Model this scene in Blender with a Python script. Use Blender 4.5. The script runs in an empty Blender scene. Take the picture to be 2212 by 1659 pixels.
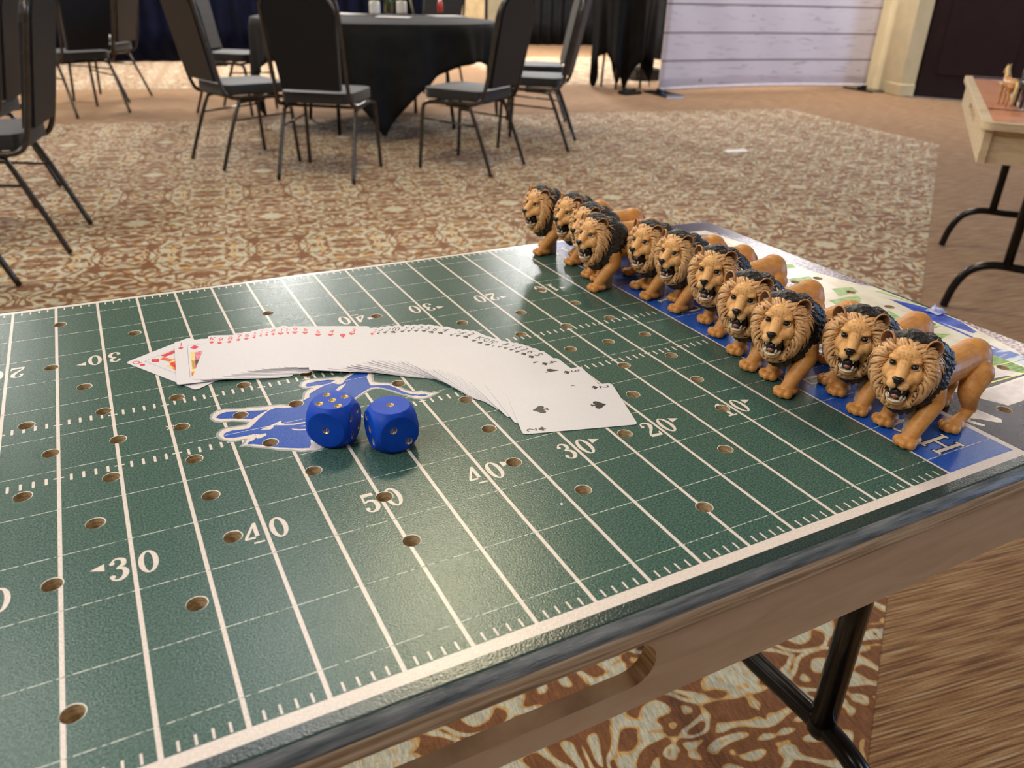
import bpy, bmesh, math, random
from mathutils import Vector, Matrix, noise, geometry
random.seed(7)
PI = math.pi
scene = bpy.context.scene
COL = scene.collection
TT = 0.74                                    # height of the table top

# ---------------------------------------------------------------- camera, world, lights, exposure
cam_d = bpy.data.cameras.new('camera'); cam = bpy.data.objects.new('camera', cam_d); COL.objects.link(cam)
Rr = ((0.8869406153936548, -0.46117916052160196, 0.025497581562838406),
      (-0.18965346367993496, -0.41396555288218506, -0.8903168451394856),
      (0.4211506956888077, 0.7848224658644232, -0.4546270873949745))
m = Matrix.Identity(4)
for i in range(3):
    m[i][0] = Rr[0][i]; m[i][1] = -Rr[1][i]; m[i][2] = -Rr[2][i]
m.translation = Vector((-0.12269983, -0.2611895, 0.29389506 + TT))
cam.matrix_world = m
cam_d.sensor_width = 36; cam_d.lens = 36 * 1696.8354 / 2212
cam_d.clip_start = 0.02; cam_d.clip_end = 100
cam_d.dof.use_dof = True; cam_d.dof.focus_distance = 0.60; cam_d.dof.aperture_fstop = 11.0
scene.camera = cam
scene.view_settings.view_transform = 'Standard'; scene.view_settings.look = 'None'
scene.view_settings.gamma = 1.0; scene.view_settings.use_curve_mapping = False
scene.view_settings.exposure = 0.13
w = bpy.data.worlds.new('world'); scene.world = w; w.use_nodes = True
w.node_tree.nodes['Background'].inputs[0].default_value = (1.0, 0.97, 0.95, 1); w.node_tree.nodes['Background'].inputs[1].default_value = 0.10

def area_light(x, y, z, size, power, color, target=None, shape='DISK', size_y=None):
    d = bpy.data.lights.new('room_or_fill_light', 'AREA'); d.shape = shape; d.size = size; d.energy = power; d.color = color
    if size_y: d.size_y = size_y
    o = bpy.data.objects.new('room_or_fill_light', d); COL.objects.link(o); o.location = (x, y, z)
    if target is not None:
        o.rotation_euler = (Vector(target) - Vector((x, y, z))).to_track_quat('-Z', 'Y').to_euler()
    return o
WARM = (1.0, 0.965, 0.92)
# ceiling lamps set by the table glare, plus lamps added to brighten floor and lions, at 3.3 m: (x, y, diameter, power, colour)
for (x, y, s, p, c) in ((1.1, 2.6, 0.50, 48, (1.0, 0.88, 0.58)), (0.28, 2.5, 0.30, 15, (0.97, 0.97, 1.0)), (-0.9, 2.6, 0.40, 18, WARM), (9.2, 8.4, 0.8, 130, WARM),
                        (2.3, 7.6, 0.5, 22, WARM), (-1.1, 7.5, 0.5, 14, WARM), (-3.4, 1.4, 0.9, 60, WARM), (7.4, 6.6, 1.0, 125, WARM),
                        (2.0, 10.6, 0.7, 250, WARM), (-1.8, 9.6, 0.7, 90, WARM), (-3.4, 8.6, 0.7, 140, WARM), (6.2, 10.9, 0.8, 290, (1.0, 0.98, 0.98)), (6.6, 12.2, 0.7, 120, WARM), (-4.0, 4.0, 0.7, 60, WARM),
                        (7.6, 3.4, 0.6, 70, WARM), (1.2, -1.9, 0.7, 14, WARM), (-2.3, -0.5, 0.8, 60, WARM)):
    area_light(x, y, 3.3, s, p, c)
# daylight through the window in the right-hand wall
area_light(11.42, -2.91, 1.55, 3.6, 520, (0.36, 0.60, 1.0), target=(2.2, 3.6, 0.8), shape='RECTANGLE', size_y=2.2)

# ---------------------------------------------------------------- materials
def mat(name, col=(0.5, 0.5, 0.5), rough=0.5, metal=0.0, spec=0.5, col2=None, scale=50, detail=3, bump=0.0, bscale=None,
        stretch=(1, 1, 1), lo=0.4, hi=0.6, attr=None, coat=0.0, coatr=0.1, distort=0.0, object_space=False, sheen=0.0):
    M = bpy.data.materials.new(name); M.use_nodes = True
    nt = M.node_tree; N = nt.nodes; L = nt.links; b = N['Principled BSDF']
    b.inputs['Base Color'].default_value = (*col, 1); b.inputs['Roughness'].default_value = rough
    b.inputs['Metallic'].default_value = metal; b.inputs['Specular IOR Level'].default_value = spec
    b.inputs['Coat Weight'].default_value = coat; b.inputs['Coat Roughness'].default_value = coatr
    if sheen: b.inputs['Sheen Weight'].default_value = sheen
    if object_space:
        tc = N.new('ShaderNodeTexCoord'); src = tc.outputs['Object']
    else:
        tc = N.new('ShaderNodeNewGeometry'); src = tc.outputs['Position']
    mp = N.new('ShaderNodeMapping'); mp.inputs['Scale'].default_value = stretch; L.new(src, mp.inputs['Vector'])
    csrc = None
    if attr:
        a = N.new('ShaderNodeAttribute'); a.attribute_name = attr; csrc = a.outputs['Color']
    if col2 is not None:
        n = N.new('ShaderNodeTexNoise'); n.inputs['Scale'].default_value = scale; n.inputs['Detail'].default_value = detail
        n.inputs['Distortion'].default_value = distort
        L.new(mp.outputs[0], n.inputs['Vector'])
        r = N.new('ShaderNodeMapRange'); r.inputs['From Min'].default_value = lo; r.inputs['From Max'].default_value = hi
        L.new(n.outputs['Fac'], r.inputs['Value'])
        x = N.new('ShaderNodeMix'); x.data_type = 'RGBA'
        x.inputs[6].default_value = (*col, 1); x.inputs[7].default_value = (*col2, 1)
        if attr: x.blend_type = 'MULTIPLY'; L.new(csrc, x.inputs[6])
        L.new(r.outputs[0], x.inputs[0]); csrc = x.outputs[2]
    if csrc is not None: L.new(csrc, b.inputs['Base Color'])
    if bump:
        n2 = N.new('ShaderNodeTexNoise'); n2.inputs['Scale'].default_value = bscale or scale; n2.inputs['Detail'].default_value = 3
        L.new(mp.outputs[0], n2.inputs['Vector'])
        bp = N.new('ShaderNodeBump'); bp.inputs['Strength'].default_value = 1.0; bp.inputs['Distance'].default_value = bump
        L.new(n2.outputs['Fac'], bp.inputs['Height']); L.new(bp.outputs[0], b.inputs['Normal'])
    return M

def nd(nt, typ, **kw):
    n = nt.nodes.new(typ)
    for k, v in kw.items():
        if k == 'op': n.operation = v
        elif isinstance(k, str) and k.startswith('i'): n.inputs[int(k[1:])].default_value = v
        else: setattr(n, k, v)
    return n

PR = dict(rough=0.22, spec=0.34, bump=0.00015, bscale=900)      # laminated print
M = {}
M['green'] = mat('green_print', (0.022, 0.070, 0.055), col2=(0.095, 0.175, 0.145), scale=800, lo=0.36, hi=0.68, **PR)
M['rim'] = mat('rim_print', (0.012, 0.030, 0.028), col2=(0.03, 0.06, 0.06), scale=900, rough=0.22, spec=0.6, bump=0.0002, bscale=700)
M['rolled'] = mat('grey_rolled_edge', (0.055, 0.070, 0.080), col2=(0.24, 0.25, 0.25), scale=55, detail=5, stretch=(0.5, 6, 6), lo=0.35, hi=0.7, rough=0.25, spec=0.6, bump=0.0004, bscale=240)  # grey-blue mottled with paler grey streaks along the edge
M['cream'] = mat('cream_print', (0.74, 0.65, 0.58), col2=(0.82, 0.74, 0.68), scale=600, **PR)
M['blue'] = mat('blue_print', (0.008, 0.085, 0.43), col2=(0.02, 0.125, 0.55), scale=700, **PR)
M['eblue'] = mat('emblem_blue_print', (0.018, 0.085, 0.43), col2=(0.03, 0.11, 0.50), scale=700, **PR)
M['silver'] = mat('silver_print', (0.36, 0.38, 0.40), **PR)
M['black'] = mat('black_print', (0.008, 0.008, 0.010), **PR)
M['seam'] = mat('scored_seam', (0.06, 0.13, 0.10), col2=(0.72, 0.76, 0.68), scale=420, lo=0.40, hi=0.52, rough=0.5)
M['art_white'] = mat('pale_print', (0.70, 0.64, 0.52), col2=(0.78, 0.75, 0.66), scale=60, **PR)
M['art_pink'] = mat('pale_pink_print', (0.62, 0.53, 0.52), col2=(0.70, 0.62, 0.60), scale=120, **PR)
M['art_green'] = mat('grass_print', (0.18, 0.38, 0.09), col2=(0.38, 0.56, 0.22), scale=120, stretch=(1, 4, 1), **PR)
M['art_blue'] = mat('ribbon_print', (0.02, 0.06, 0.45), col2=(0.06, 0.14, 0.62), scale=90, **PR)
M['art_wave'] = mat('wave_print', (0.03, 0.12, 0.55), col2=(0.66, 0.72, 0.80), scale=70, stretch=(0.35, 2.2, 1), lo=0.5, hi=0.55, **PR)
M['art_crowd'] = mat('crowd_print', (0.035, 0.03, 0.10), col2=(0.52, 0.45, 0.62), scale=330, lo=0.42, hi=0.68, **PR)
M['art_crowd2'] = mat('warm_crowd_print', (0.10, 0.05, 0.09), col2=(0.72, 0.55, 0.52), scale=330, lo=0.38, hi=0.62, **PR)
M['art_navy'] = mat('navy_print', (0.018, 0.018, 0.065), col2=(0.05, 0.045, 0.12), scale=200, **PR)
M['art_dark'] = mat('dark_stand_print', (0.016, 0.012, 0.028), col2=(0.30, 0.26, 0.38), scale=420, lo=0.62, hi=0.9, stretch=(1, 2, 1), **PR)
M['art_yellow'] = mat('yellow_print', (0.72, 0.66, 0.06), **PR)
M['ply'] = mat('plywood_edge', (0.30, 0.20, 0.115), col2=(0.70, 0.54, 0.37), scale=34, detail=5, stretch=(0.6, 0.6, 16), lo=0.35, hi=0.65, rough=0.45, spec=0.3)
M['maple'] = mat('maple_panel', (0.56, 0.39, 0.24), col2=(0.66, 0.48, 0.32), scale=14, detail=4, stretch=(1, 1, 5), distort=1.2, lo=0.3, hi=0.7, rough=0.45, spec=0.3)
M['holewood'] = mat('drilled_wood', (0.36, 0.25, 0.13), col2=(0.60, 0.46, 0.28), scale=250, stretch=(1, 1, 3), rough=0.7)
M['holerim'] = mat('torn_print_rim', (0.70, 0.70, 0.62), rough=0.6)
M['steel'] = mat('black_painted_steel', (0.006, 0.006, 0.007), rough=0.2, spec=0.3, col2=(0.009, 0.009, 0.010), scale=60)
M['tape'] = mat('clear_tape', (0.55, 0.6, 0.75), rough=0.12, col2=(0.16, 0.22, 0.6), scale=160, bump=0.0015, bscale=200)

# ---------------------------------------------------------------- mesh helpers
def link(name, me, parent=None, loc=(0, 0, 0), rot=(0, 0, 0)):
    o = bpy.data.objects.new(name, me); COL.objects.link(o)
    o.location = loc; o.rotation_euler = rot
    if parent: o.parent = parent
    return o

def thing(name, label, cat, loc=(0, 0, 0), rotz=0.0, group=None):
    o = bpy.data.objects.new(name, None); COL.objects.link(o); o.empty_display_size = 0.05
    o.location = loc; o.rotation_euler = (0, 0, rotz); o['label'] = label; o['category'] = cat
    if group: o['group'] = group
    return o

def tag(o, label, cat, group=None):
    o['label'] = label; o['category'] = cat
    if group: o['group'] = group
    return o

def copy_tree(src, parent=None):
    c = src.copy(); COL.objects.link(c)
    if parent: c.parent = parent
    for ch in list(src.children): copy_tree(ch, c)
    return c

class MB:
    """collects faces for one mesh"""
    def __init__(s): s.v = []; s.f = []; s.m = []; s.c = []; s.mi = 0; s.col = (1, 1, 1, 1)
    def add(s, vs, fs, mi=None, cols=None):
        o = len(s.v); s.v += [tuple(v) for v in vs]; s.f += [tuple(i + o for i in f) for f in fs]
        s.m += [s.mi if mi is None else mi] * len(fs)
        s.c += cols if cols else [s.col] * len(vs)
        return s
    def box(s, x0, x1, y0, y1, z0, z1):
        vs = [(x, y, z) for z in (z0, z1) for y in (y0, y1) for x in (x0, x1)]
        return s.add(vs, [(0, 2, 3, 1), (4, 5, 7, 6), (0, 1, 5, 4), (2, 6, 7, 3), (1, 3, 7, 5), (0, 4, 6, 2)])
    def prism(s, pts, z0, z1):
        n = len(pts); vs = [(p[0], p[1], z0) for p in pts] + [(p[0], p[1], z1) for p in pts]
        tr = geometry.tessellate_polygon([[Vector((p[0], p[1], 0)) for p in pts]])
        fs = []
        for t in tr:
            a, b, c = (Vector((pts[i][0], pts[i][1])) for i in t)
            if (b - a).cross(c - a) < 0: t = t[::-1]
            fs.append(tuple(i + n for i in t)); fs.append(tuple(reversed(t)))
        fs += [(i, (i + 1) % n, (i + 1) % n + n, i + n) for i in range(n)]
        return s.add(vs, fs)
    def sphere(s, c, r, seg=16, rings=10, M3=None):
        if not hasattr(r, '__len__'): r = (r, r, r)
        vs = [(0, 0, 1)]
        for i in range(1, rings):
            t = PI * i / rings
            for j in range(seg):
                p = 2 * PI * j / seg; vs.append((math.sin(t) * math.cos(p), math.sin(t) * math.sin(p), math.cos(t)))
        vs.append((0, 0, -1)); fs = []
        for j in range(seg): fs.append((0, 1 + j, 1 + (j + 1) % seg))
        for i in range(rings - 2):
            for j in range(seg):
                a = 1 + i * seg; b = a + seg; fs.append((a + j, b + j, b + (j + 1) % seg, a + (j + 1) % seg))
        a = 1 + (rings - 2) * seg; e = len(vs) - 1
        for j in range(seg): fs.append((a + j, e, a + (j + 1) % seg))
        out = []
        for v in vs:
            q = Vector((v[0] * r[0], v[1] * r[1], v[2] * r[2]))
            if M3 is not None: q = M3 @ q
            out.append(q + Vector(c))
        return s.add(out, fs)
    def tube(s, pts, r, seg=10, caps=True, closed=False, flat=None):
        pts = [Vector(p) for p in pts]; n = len(pts)
        rr = r if hasattr(r, '__len__') else [r] * n
        tang = []
        for i in range(n):
            if closed: t = pts[(i + 1) % n] - pts[i - 1]
            else: t = pts[min(i + 1, n - 1)] - pts[max(i - 1, 0)]
            tang.append(t.normalized())
        up = Vector((0, 0, 1)) if abs(tang[0].z) < 0.9 else Vector((1, 0, 0))
        nrm = (up - tang[0] * up.dot(tang[0])).normalized()
        vs = []
        for i in range(n):
            nrm = (nrm - tang[i] * nrm.dot(tang[i])).normalized(); bi = tang[i].cross(nrm)
            for j in range(seg):
                a = 2 * PI * j / seg; vs.append(pts[i] + (nrm * math.cos(a) + bi * math.sin(a) * (flat or 1)) * rr[i])
        fs = []
        for i in range(n if closed else n - 1):
            k = (i + 1) % n
            for j in range(seg): fs.append((i * seg + j, i * seg + (j + 1) % seg, k * seg + (j + 1) % seg, k * seg + j))
        if caps and not closed:
            fs.append(tuple(reversed(range(seg)))); fs.append(tuple((n - 1) * seg + j for j in range(seg)))
        return s.add(vs, fs)
    def lathe(s, prof, c=(0, 0, 0), seg=24):
        n = len(prof); vs = []
        for (r, z) in prof:
            for j in range(seg): a = 2 * PI * j / seg; vs.append((c[0] + r * math.cos(a), c[1] + r * math.sin(a), c[2] + z))
        fs = [(i * seg + j, i * seg + (j + 1) % seg, (i + 1) * seg + (j + 1) % seg, (i + 1) * seg + j) for i in range(n - 1) for j in range(seg)]
        fs.append(tuple(reversed(range(seg)))); fs.append(tuple((n - 1) * seg + j for j in range(seg)))
        return s.add(vs, fs)
    def mesh(s, name, mats, smooth=False, color=False):
        me = bpy.data.meshes.new(name); me.from_pydata(s.v, [], s.f)
        if not isinstance(mats, (list, tuple)): mats = [mats]
        for q in mats: me.materials.append(q)
        me.polygons.foreach_set('material_index', s.m)
        if smooth: me.polygons.foreach_set('use_smooth', [True] * len(s.f))
        if color:
            a = me.color_attributes.new('paint', 'FLOAT_COLOR', 'POINT'); flat = [x for c in s.c for x in c]; a.data.foreach_set('color', flat)
        me.validate(); me.update(); return me
    def obj(s, name, mats, parent=None, loc=(0, 0, 0), rot=(0, 0, 0), smooth=False, color=False):
        return link(name, s.mesh(name, mats, smooth, color), parent, loc, rot)

def soften(o, width, seg=3, angle=0.6):
    b = o.modifiers.new('bevel', 'BEVEL'); b.width = width; b.segments = seg; b.limit_method = 'ANGLE'; b.angle_limit = angle
    return bake(o)
def bake(o):
    dg = bpy.context.evaluated_depsgraph_get(); me = bpy.data.meshes.new_from_object(o.evaluated_get(dg))
    o.modifiers.clear(); old = o.data; o.data = me; me.name = old.name
    return o
def arc(c, r, a0, a1, n=8):
    return [(c[0] + r * math.cos(a0 + (a1 - a0) * i / n), c[1] + r * math.sin(a0 + (a1 - a0) * i / n)) for i in range(n + 1)]
def rrect(x0, x1, y0, y1, r, n=6):
    return (arc((x1 - r, y1 - r), r, 0, PI / 2, n) + arc((x0 + r, y1 - r), r, PI / 2, PI, n)
            + arc((x0 + r, y0 + r), r, PI, 1.5 * PI, n) + arc((x1 - r, y0 + r), r, 1.5 * PI, 2 * PI, n))
def smooth_path(pts, k=6):
    """Catmull-Rom through 3-D points"""
    P = [Vector(p) for p in pts]; out = []
    for i in range(len(P) - 1):
        a = P[max(i - 1, 0)]; b = P[i]; c = P[i + 1]; d = P[min(i + 2, len(P) - 1)]
        for j in range(k):
            t = j / k; out.append(0.5 * ((2 * b) + (c - a) * t + (2 * a - 5 * b + 4 * c - d) * t * t + (3 * b - a - 3 * c + d) * t ** 3))
    out.append(P[-1]); return out

# ---------------------------------------------------------------- room: u,v run along the walls
AU = Vector((math.cos(math.radians(-9.5)), math.sin(math.radians(-9.5)))); AV = Vector((-AU.y, AU.x))
ROT = math.radians(-9.5)
def W(u, v): p = AU * u + AV * v; return (p.x, p.y)

def carpet(name, field):
    Mt = bpy.data.materials.new(name); Mt.use_nodes = True; nt = Mt.node_tree; L = nt.links; b = nt.nodes['Principled BSDF']
    b.inputs['Roughness'].default_value = 0.9; b.inputs['Specular IOR Level'].default_value = 0.15; b.inputs['Sheen Weight'].default_value = 0.15
    g = nd(nt, 'ShaderNodeNewGeometry'); rt = nd(nt, 'ShaderNodeVectorRotate', rotation_type='Z_AXIS'); rt.inputs['Angle'].default_value = -ROT
    L.new(g.outputs['Position'], rt.inputs['Vector'])
    if field:
        sx = nd(nt, 'ShaderNodeSeparateXYZ'); L.new(rt.outputs[0], sx.inputs[0])
        pp = nd(nt, 'ShaderNodeMath', op='PINGPONG', i1=0.30); L.new(sx.outputs[0], pp.inputs[0])
        py = nd(nt, 'ShaderNodeMath', op='PINGPONG', i1=0.52); L.new(sx.outputs[1], py.inputs[0])
        cx = nd(nt, 'ShaderNodeCombineXYZ'); L.new(pp.outputs[0], cx.inputs[0]); L.new(py.outputs[0], cx.inputs[1])
        sc = nd(nt, 'ShaderNodeVectorMath', op='MULTIPLY'); sc.inputs[1].default_value = (1.0, 0.8, 1); L.new(cx.outputs[0], sc.inputs[0])
        n = nd(nt, 'ShaderNodeTexNoise'); n.inputs['Scale'].default_value = 8.2; n.inputs['Detail'].default_value = 0.7; n.inputs['Distortion'].default_value = 2.6
        L.new(sc.outputs[0], n.inputs['Vector'])
        cr = nt.nodes.new('ShaderNodeValToRGB'); L.new(n.outputs['Fac'], cr.inputs[0]); cr.color_ramp.interpolation = 'LINEAR'
        br, gd, gr = (0.195, 0.080, 0.031, 1), (0.54, 0.34, 0.13, 1), (0.50, 0.485, 0.385, 1)
        st = [(0.0, gr), (0.35, gr), (0.36, gd), (0.375, gd), (0.385, br), (0.505, br), (0.515, gd), (0.528, gd), (0.538, gr), (0.60, gr), (0.61, gd), (0.622, gd), (0.632, br)]
        e = cr.color_ramp.elements; e[0].position = st[0][0]; e[0].color = st[0][1]; e[1].position = st[1][0]; e[1].color = st[1][1]
        for p, c in st[2:]: q = e.new(p); q.color = c
        col = cr.outputs[0]
        fs, fsc, fst = 160, (1, 0.18, 1), 0.55
    else:
        sc = nd(nt, 'ShaderNodeVectorMath', op='MULTIPLY'); sc.inputs[1].default_value = (0.028, 1.0, 1); L.new(rt.outputs[0], sc.inputs[0])
        n = nd(nt, 'ShaderNodeTexNoise'); n.inputs['Scale'].default_value = 260; n.inputs['Detail'].default_value = 4; L.new(sc.outputs[0], n.inputs['Vector'])
        cr = nt.nodes.new('ShaderNodeValToRGB'); L.new(n.outputs['Fac'], cr.inputs[0])
        e = cr.color_ramp.elements; e[0].position = 0.32; e[0].color = (0.085, 0.033, 0.013, 1); e[1].position = 0.44; e[1].color = (0.20, 0.095, 0.037, 1)
        q = e.new(0.55); q.color = (0.32, 0.18, 0.08, 1); q = e.new(0.64); q.color = (0.40, 0.27, 0.13, 1); q = e.new(0.72); q.color = (0.36, 0.34, 0.27, 1)
        col = cr.outputs[0]
        fs, fsc, fst = 200, (0.6, 1, 1), 0.30
    # pile grain
    s2 = nd(nt, 'ShaderNodeVectorMath', op='MULTIPLY'); s2.inputs[1].default_value = fsc; L.new(rt.outputs[0], s2.inputs[0])
    n3 = nd(nt, 'ShaderNodeTexNoise'); n3.inputs['Scale'].default_value = fs * 2; n3.inputs['Detail'].default_value = 3; L.new(s2.outputs[0], n3.inputs['Vector'])
    mr = nd(nt, 'ShaderNodeMapRange'); mr.inputs['From Min'].default_value = 0.3; mr.inputs['From Max'].default_value = 0.7
    mr.inputs['To Min'].default_value = 1 - fst * 0.6; mr.inputs['To Max'].default_value = 1 + fst * 0.5; L.new(n3.outputs['Fac'], mr.inputs['Value'])
    mx = nd(nt, 'ShaderNodeVectorMath', op='MULTIPLY'); L.new(col, mx.inputs[0]); L.new(mr.outputs[0], mx.inputs[1])
    L.new(mx.outputs[0], b.inputs['Base Color'])
    n4 = nd(nt, 'ShaderNodeTexNoise'); n4.inputs['Scale'].default_value = 500; L.new(rt.outputs[0], n4.inputs['Vector'])
    bp = nd(nt, 'ShaderNodeBump'); bp.inputs['Distance'].default_value = 0.003; bp.inputs['Strength'].default_value = 0.7
    L.new(n4.outputs['Fac'], bp.inputs['Height']); L.new(bp.outputs[0], b.inputs['Normal'])
    return Mt
M['carpet_band'] = carpet('striped_brown_carpet', False); M['carpet_field'] = carpet('scroll_patterned_carpet', True)

fl = MB()
def poly_at(pts, z, mi):
    n = len(pts); fl.add([(p[0], p[1], z) for p in pts], [tuple(range(n))], mi)
poly_at([W(-9, -6), W(12, -6), W(12, 16.5), W(-9, 16.5)], 0.0, 0)
# patterned fields: the near octagon, then the fields beyond the brown band
diag = lambda p, t: (p[0] + t * 0.8127, p[1] + t * 0.5827)
q0 = (5.73, 3.76)
poly_at([diag(q0, -9.5), q0, W(5.03, 6.6), W(-9, 6.65), W(-9, -3.0)], 0.0012, 1)
poly_at([W(-9, 8.72), W(1.9, 8.72), W(1.9, 11.6), W(-9, 11.6)], 0.0012, 1)
poly_at([W(3.0, 8.72), W(6.6, 8.72), W(6.6, 12.4), W(3.0, 12.4)], 0.0012, 1)
floor = fl.obj('floor', [M['carpet_band'], M['carpet_field']]); floor['kind'] = 'structure'

M['wall'] = mat('cream_wall_paint', (0.50, 0.41, 0.24), col2=(0.55, 0.45, 0.27), scale=6, rough=0.6)
M['ceil'] = mat('ceiling_paint', (0.70, 0.66, 0.58), rough=0.9, col2=(0.66, 0.62, 0.54), scale=4)
M['navy'] = mat('navy_drape', (0.0008, 0.0014, 0.007), col2=(0.0014, 0.0024, 0.012), scale=4, rough=0.9, spec=0.1)
M['blackcloth'] = mat('black_tablecloth', (0.0035, 0.0035, 0.004), col2=(0.006, 0.006, 0.0065), scale=9, rough=0.75, spec=0.22, bump=0.0004, bscale=500)
M['door'] = mat('dark_door_paint', (0.013, 0.005, 0.0055), col2=(0.016, 0.006, 0.007), scale=5, rough=0.6, spec=0.2)
M['alu'] = mat('brushed_aluminium', (0.5, 0.55, 0.65), metal=1.0, rough=0.3, col2=(0.6, 0.62, 0.68), scale=40)

def struct(name, mb, m_, smooth=False):
    o = mb.obj(name, m_, smooth=smooth); o['kind'] = 'structure'; return o
def wall_uv(name, u0, v0, u1, v1, z0=0, z1=3.4, m_='wall', th=0.12):
    a = Vector(W(u0, v0)); b = Vector(W(u1, v1)); d = (b - a).normalized(); n = Vector((-d.y, d.x)) * th
    mb = MB(); mb.prism([a, b, b + n, a + n], z0, z1); return struct(name, mb, M[m_])
wall_uv('wall_back', 12, 16.5, -9, 16.5, th=-0.12)
wall_uv('wall_left', -9, 16.5, -9, -6, th=-0.12)
wall_uv('wall_front', -9, -6, 12, -6, th=-0.12)
wall_uv('wall_right', 12, -6, 12, 16.5, th=-0.12)
cb = MB(); cb.prism([W(-9.2, -6.2), W(12.2, -6.2), W(12.2, 16.7), W(-9.2, 16.7)], 3.4, 3.5); struct('ceiling', cb, M['ceil'])

# pleated drapes (a run of hung cloth from the ceiling pipe to the floor)
def drape(label, u0, v0, u1, v1, h=3.3, amp=0.045, pitch=0.22, m_='navy'):
    a = Vector(W(u0, v0)); b = Vector(W(u1, v1)); Ln = (b - a).length; d = (b - a) / Ln; n = Vector((-d.y, d.x))
    k = int(Ln / pitch * 8); vs = []; fs = []
    for iz in range(9):
        z = 0.008 + (h - 0.008) * iz / 8
        for i in range(k + 1):
            s_ = i / k * Ln; ph = s_ / pitch * 2 * PI + 0.5 * math.sin(s_ * 1.7)
            off = amp * (0.75 + 0.25 * math.sin(s_ * 2.3)) * math.sin(ph) * (1 - 0.35 * iz / 8)
            p = a + d * s_ + n * off; vs.append((p.x, p.y, z))
    for iz in range(8):
        for i in range(k): q = iz * (k + 1) + i; fs.append((q, q + 1, q + k + 2, q + k + 1))
    mb = MB(); mb.add(vs, fs); o = mb.obj('drape', M[m_], smooth=True)
    sol = o.modifiers.new('s', 'SOLIDIFY'); sol.thickness = 0.006; bake(o); tag(o, label, 'curtain'); return o
drape('dark navy floor-length drape behind the far left chairs', -8.5, 11.65, 2.55, 11.65)
drape('black floor-length drape behind the round table, right of the tan panel', 5.0, 14.9, 6.9, 14.9, m_='blackcloth')
drape('black floor-length drape directly behind the white plank-print banner', 6.25, 12.0, 7.9, 10.2, m_='blackcloth')
drape('black drape glimpsed between navy drape and tan panel above the round table', 1.75, 15.9, 4.0, 15.9, m_='blackcloth')

# cream wall end, pilaster, dark doorway on the 45 degree wall
mb = MB()
pA = Vector((8.47, 6.86)); pB = Vector((8.14, 6.05)); pC = Vector((8.30, 5.93))
mb.prism([(8.30, 7.55), (8.47, 6.90), (9.9, 6.7), (9.9, 7.6)], 0, 3.4); struct('wall_1', mb, M['wall'])
mb = MB(); mb.prism([(8.44, 6.92), (8.38, 6.52), (8.58, 6.48), (8.64, 6.90)], 0, 3.4); struct('trim_1', mb, M['wall'])
mb = MB(); mb.prism([(8.36, 6.60), (8.13, 6.07), (8.27, 5.99), (8.80, 6.3), (8.7, 6.6)], 0, 3.4); struct('trim_2', mb, M['wall'])
mb = MB(); mb.prism([(8.40, 6.66), (8.10, 6.045), (8.25, 5.96), (8.34, 6.1), (8.7, 6.5)], 0, 0.13); soften(struct('baseboard_1', mb, M['wall']), 0.01)
mb = MB(); mb.prism([(8.33, 6.30), (8.30, 5.97), (9.35, 4.40), (9.60, 4.55)], 0, 2.9)
do = struct('door_1', mb, M['door'])
for (t0, t1, z0, z1) in ((0.08, 0.46, 0.25, 1.1), (0.08, 0.46, 1.25, 2.6), (0.54, 0.92, 0.25, 1.1), (0.54, 0.92, 1.25, 2.6)):
    a = Vector((8.30, 5.97)); b = Vector((9.35, 4.40)); n = Vector((-0.832, -0.554)) * 0.012
    p0 = a + (b - a) * t0; p1 = a + (b - a) * t1
    mb = MB(); mb.prism([p0, p0 + n, p1 + n, p1], z0, z1); mb.obj('door_panel', M['door'], do)
mb = MB(); mb.prism([(8.22, 6.02), (8.17, 5.94), (9.20, 4.33), (9.33, 4.38)], 0.0, 0.016); struct('trim_3', mb, M['alu'])
mb = MB(); mb.prism([(9.35, 4.40), (9.6, 4.55), (11.8, 1.6), (11.6, 1.4)], 0, 3.4); struct('wall_2', mb, M['wall'])
# window in the right-hand wall: frame round the daylight
mb = MB()
for (y0, y1, z0, z1) in ((-2.0, -1.9, 0.4, 2.75), (1.9, 2.0, 0.4, 2.75), (-2.0, 2.0, 0.4, 0.5), (-2.0, 2.0, 2.65, 2.75), (-0.04, 0.04, 0.4, 2.75)): mb.box(-0.06, 0.06, y0, y1, z0, z1)
wn = struct('window_1', mb, M['wall']); wn.location = (*W(11.9, -1.0), 0); wn.rotation_euler = (0, 0, ROT)
# tan panel board seen above the round table
mb = MB(); mb.box(-0.45, 0.45, 0, 0.05, 0, 1.5)
tp = mb.obj('display_panel', mat('tan_board', (0.34, 0.25, 0.12), col2=(0.40, 0.30, 0.16), scale=9, rough=0.6), loc=(5.45, 12.3, 0), rot=(0, 0, ROT)); soften(tp, 0.01)
tag(tp, 'tan board standing behind the round table, right of the white cards', 'panel')
mb = MB(); mb.box(0.45, 0.50, 0, 0.06, 0, 1.5); mb.obj('edge_post', M['steel'], tp)

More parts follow.
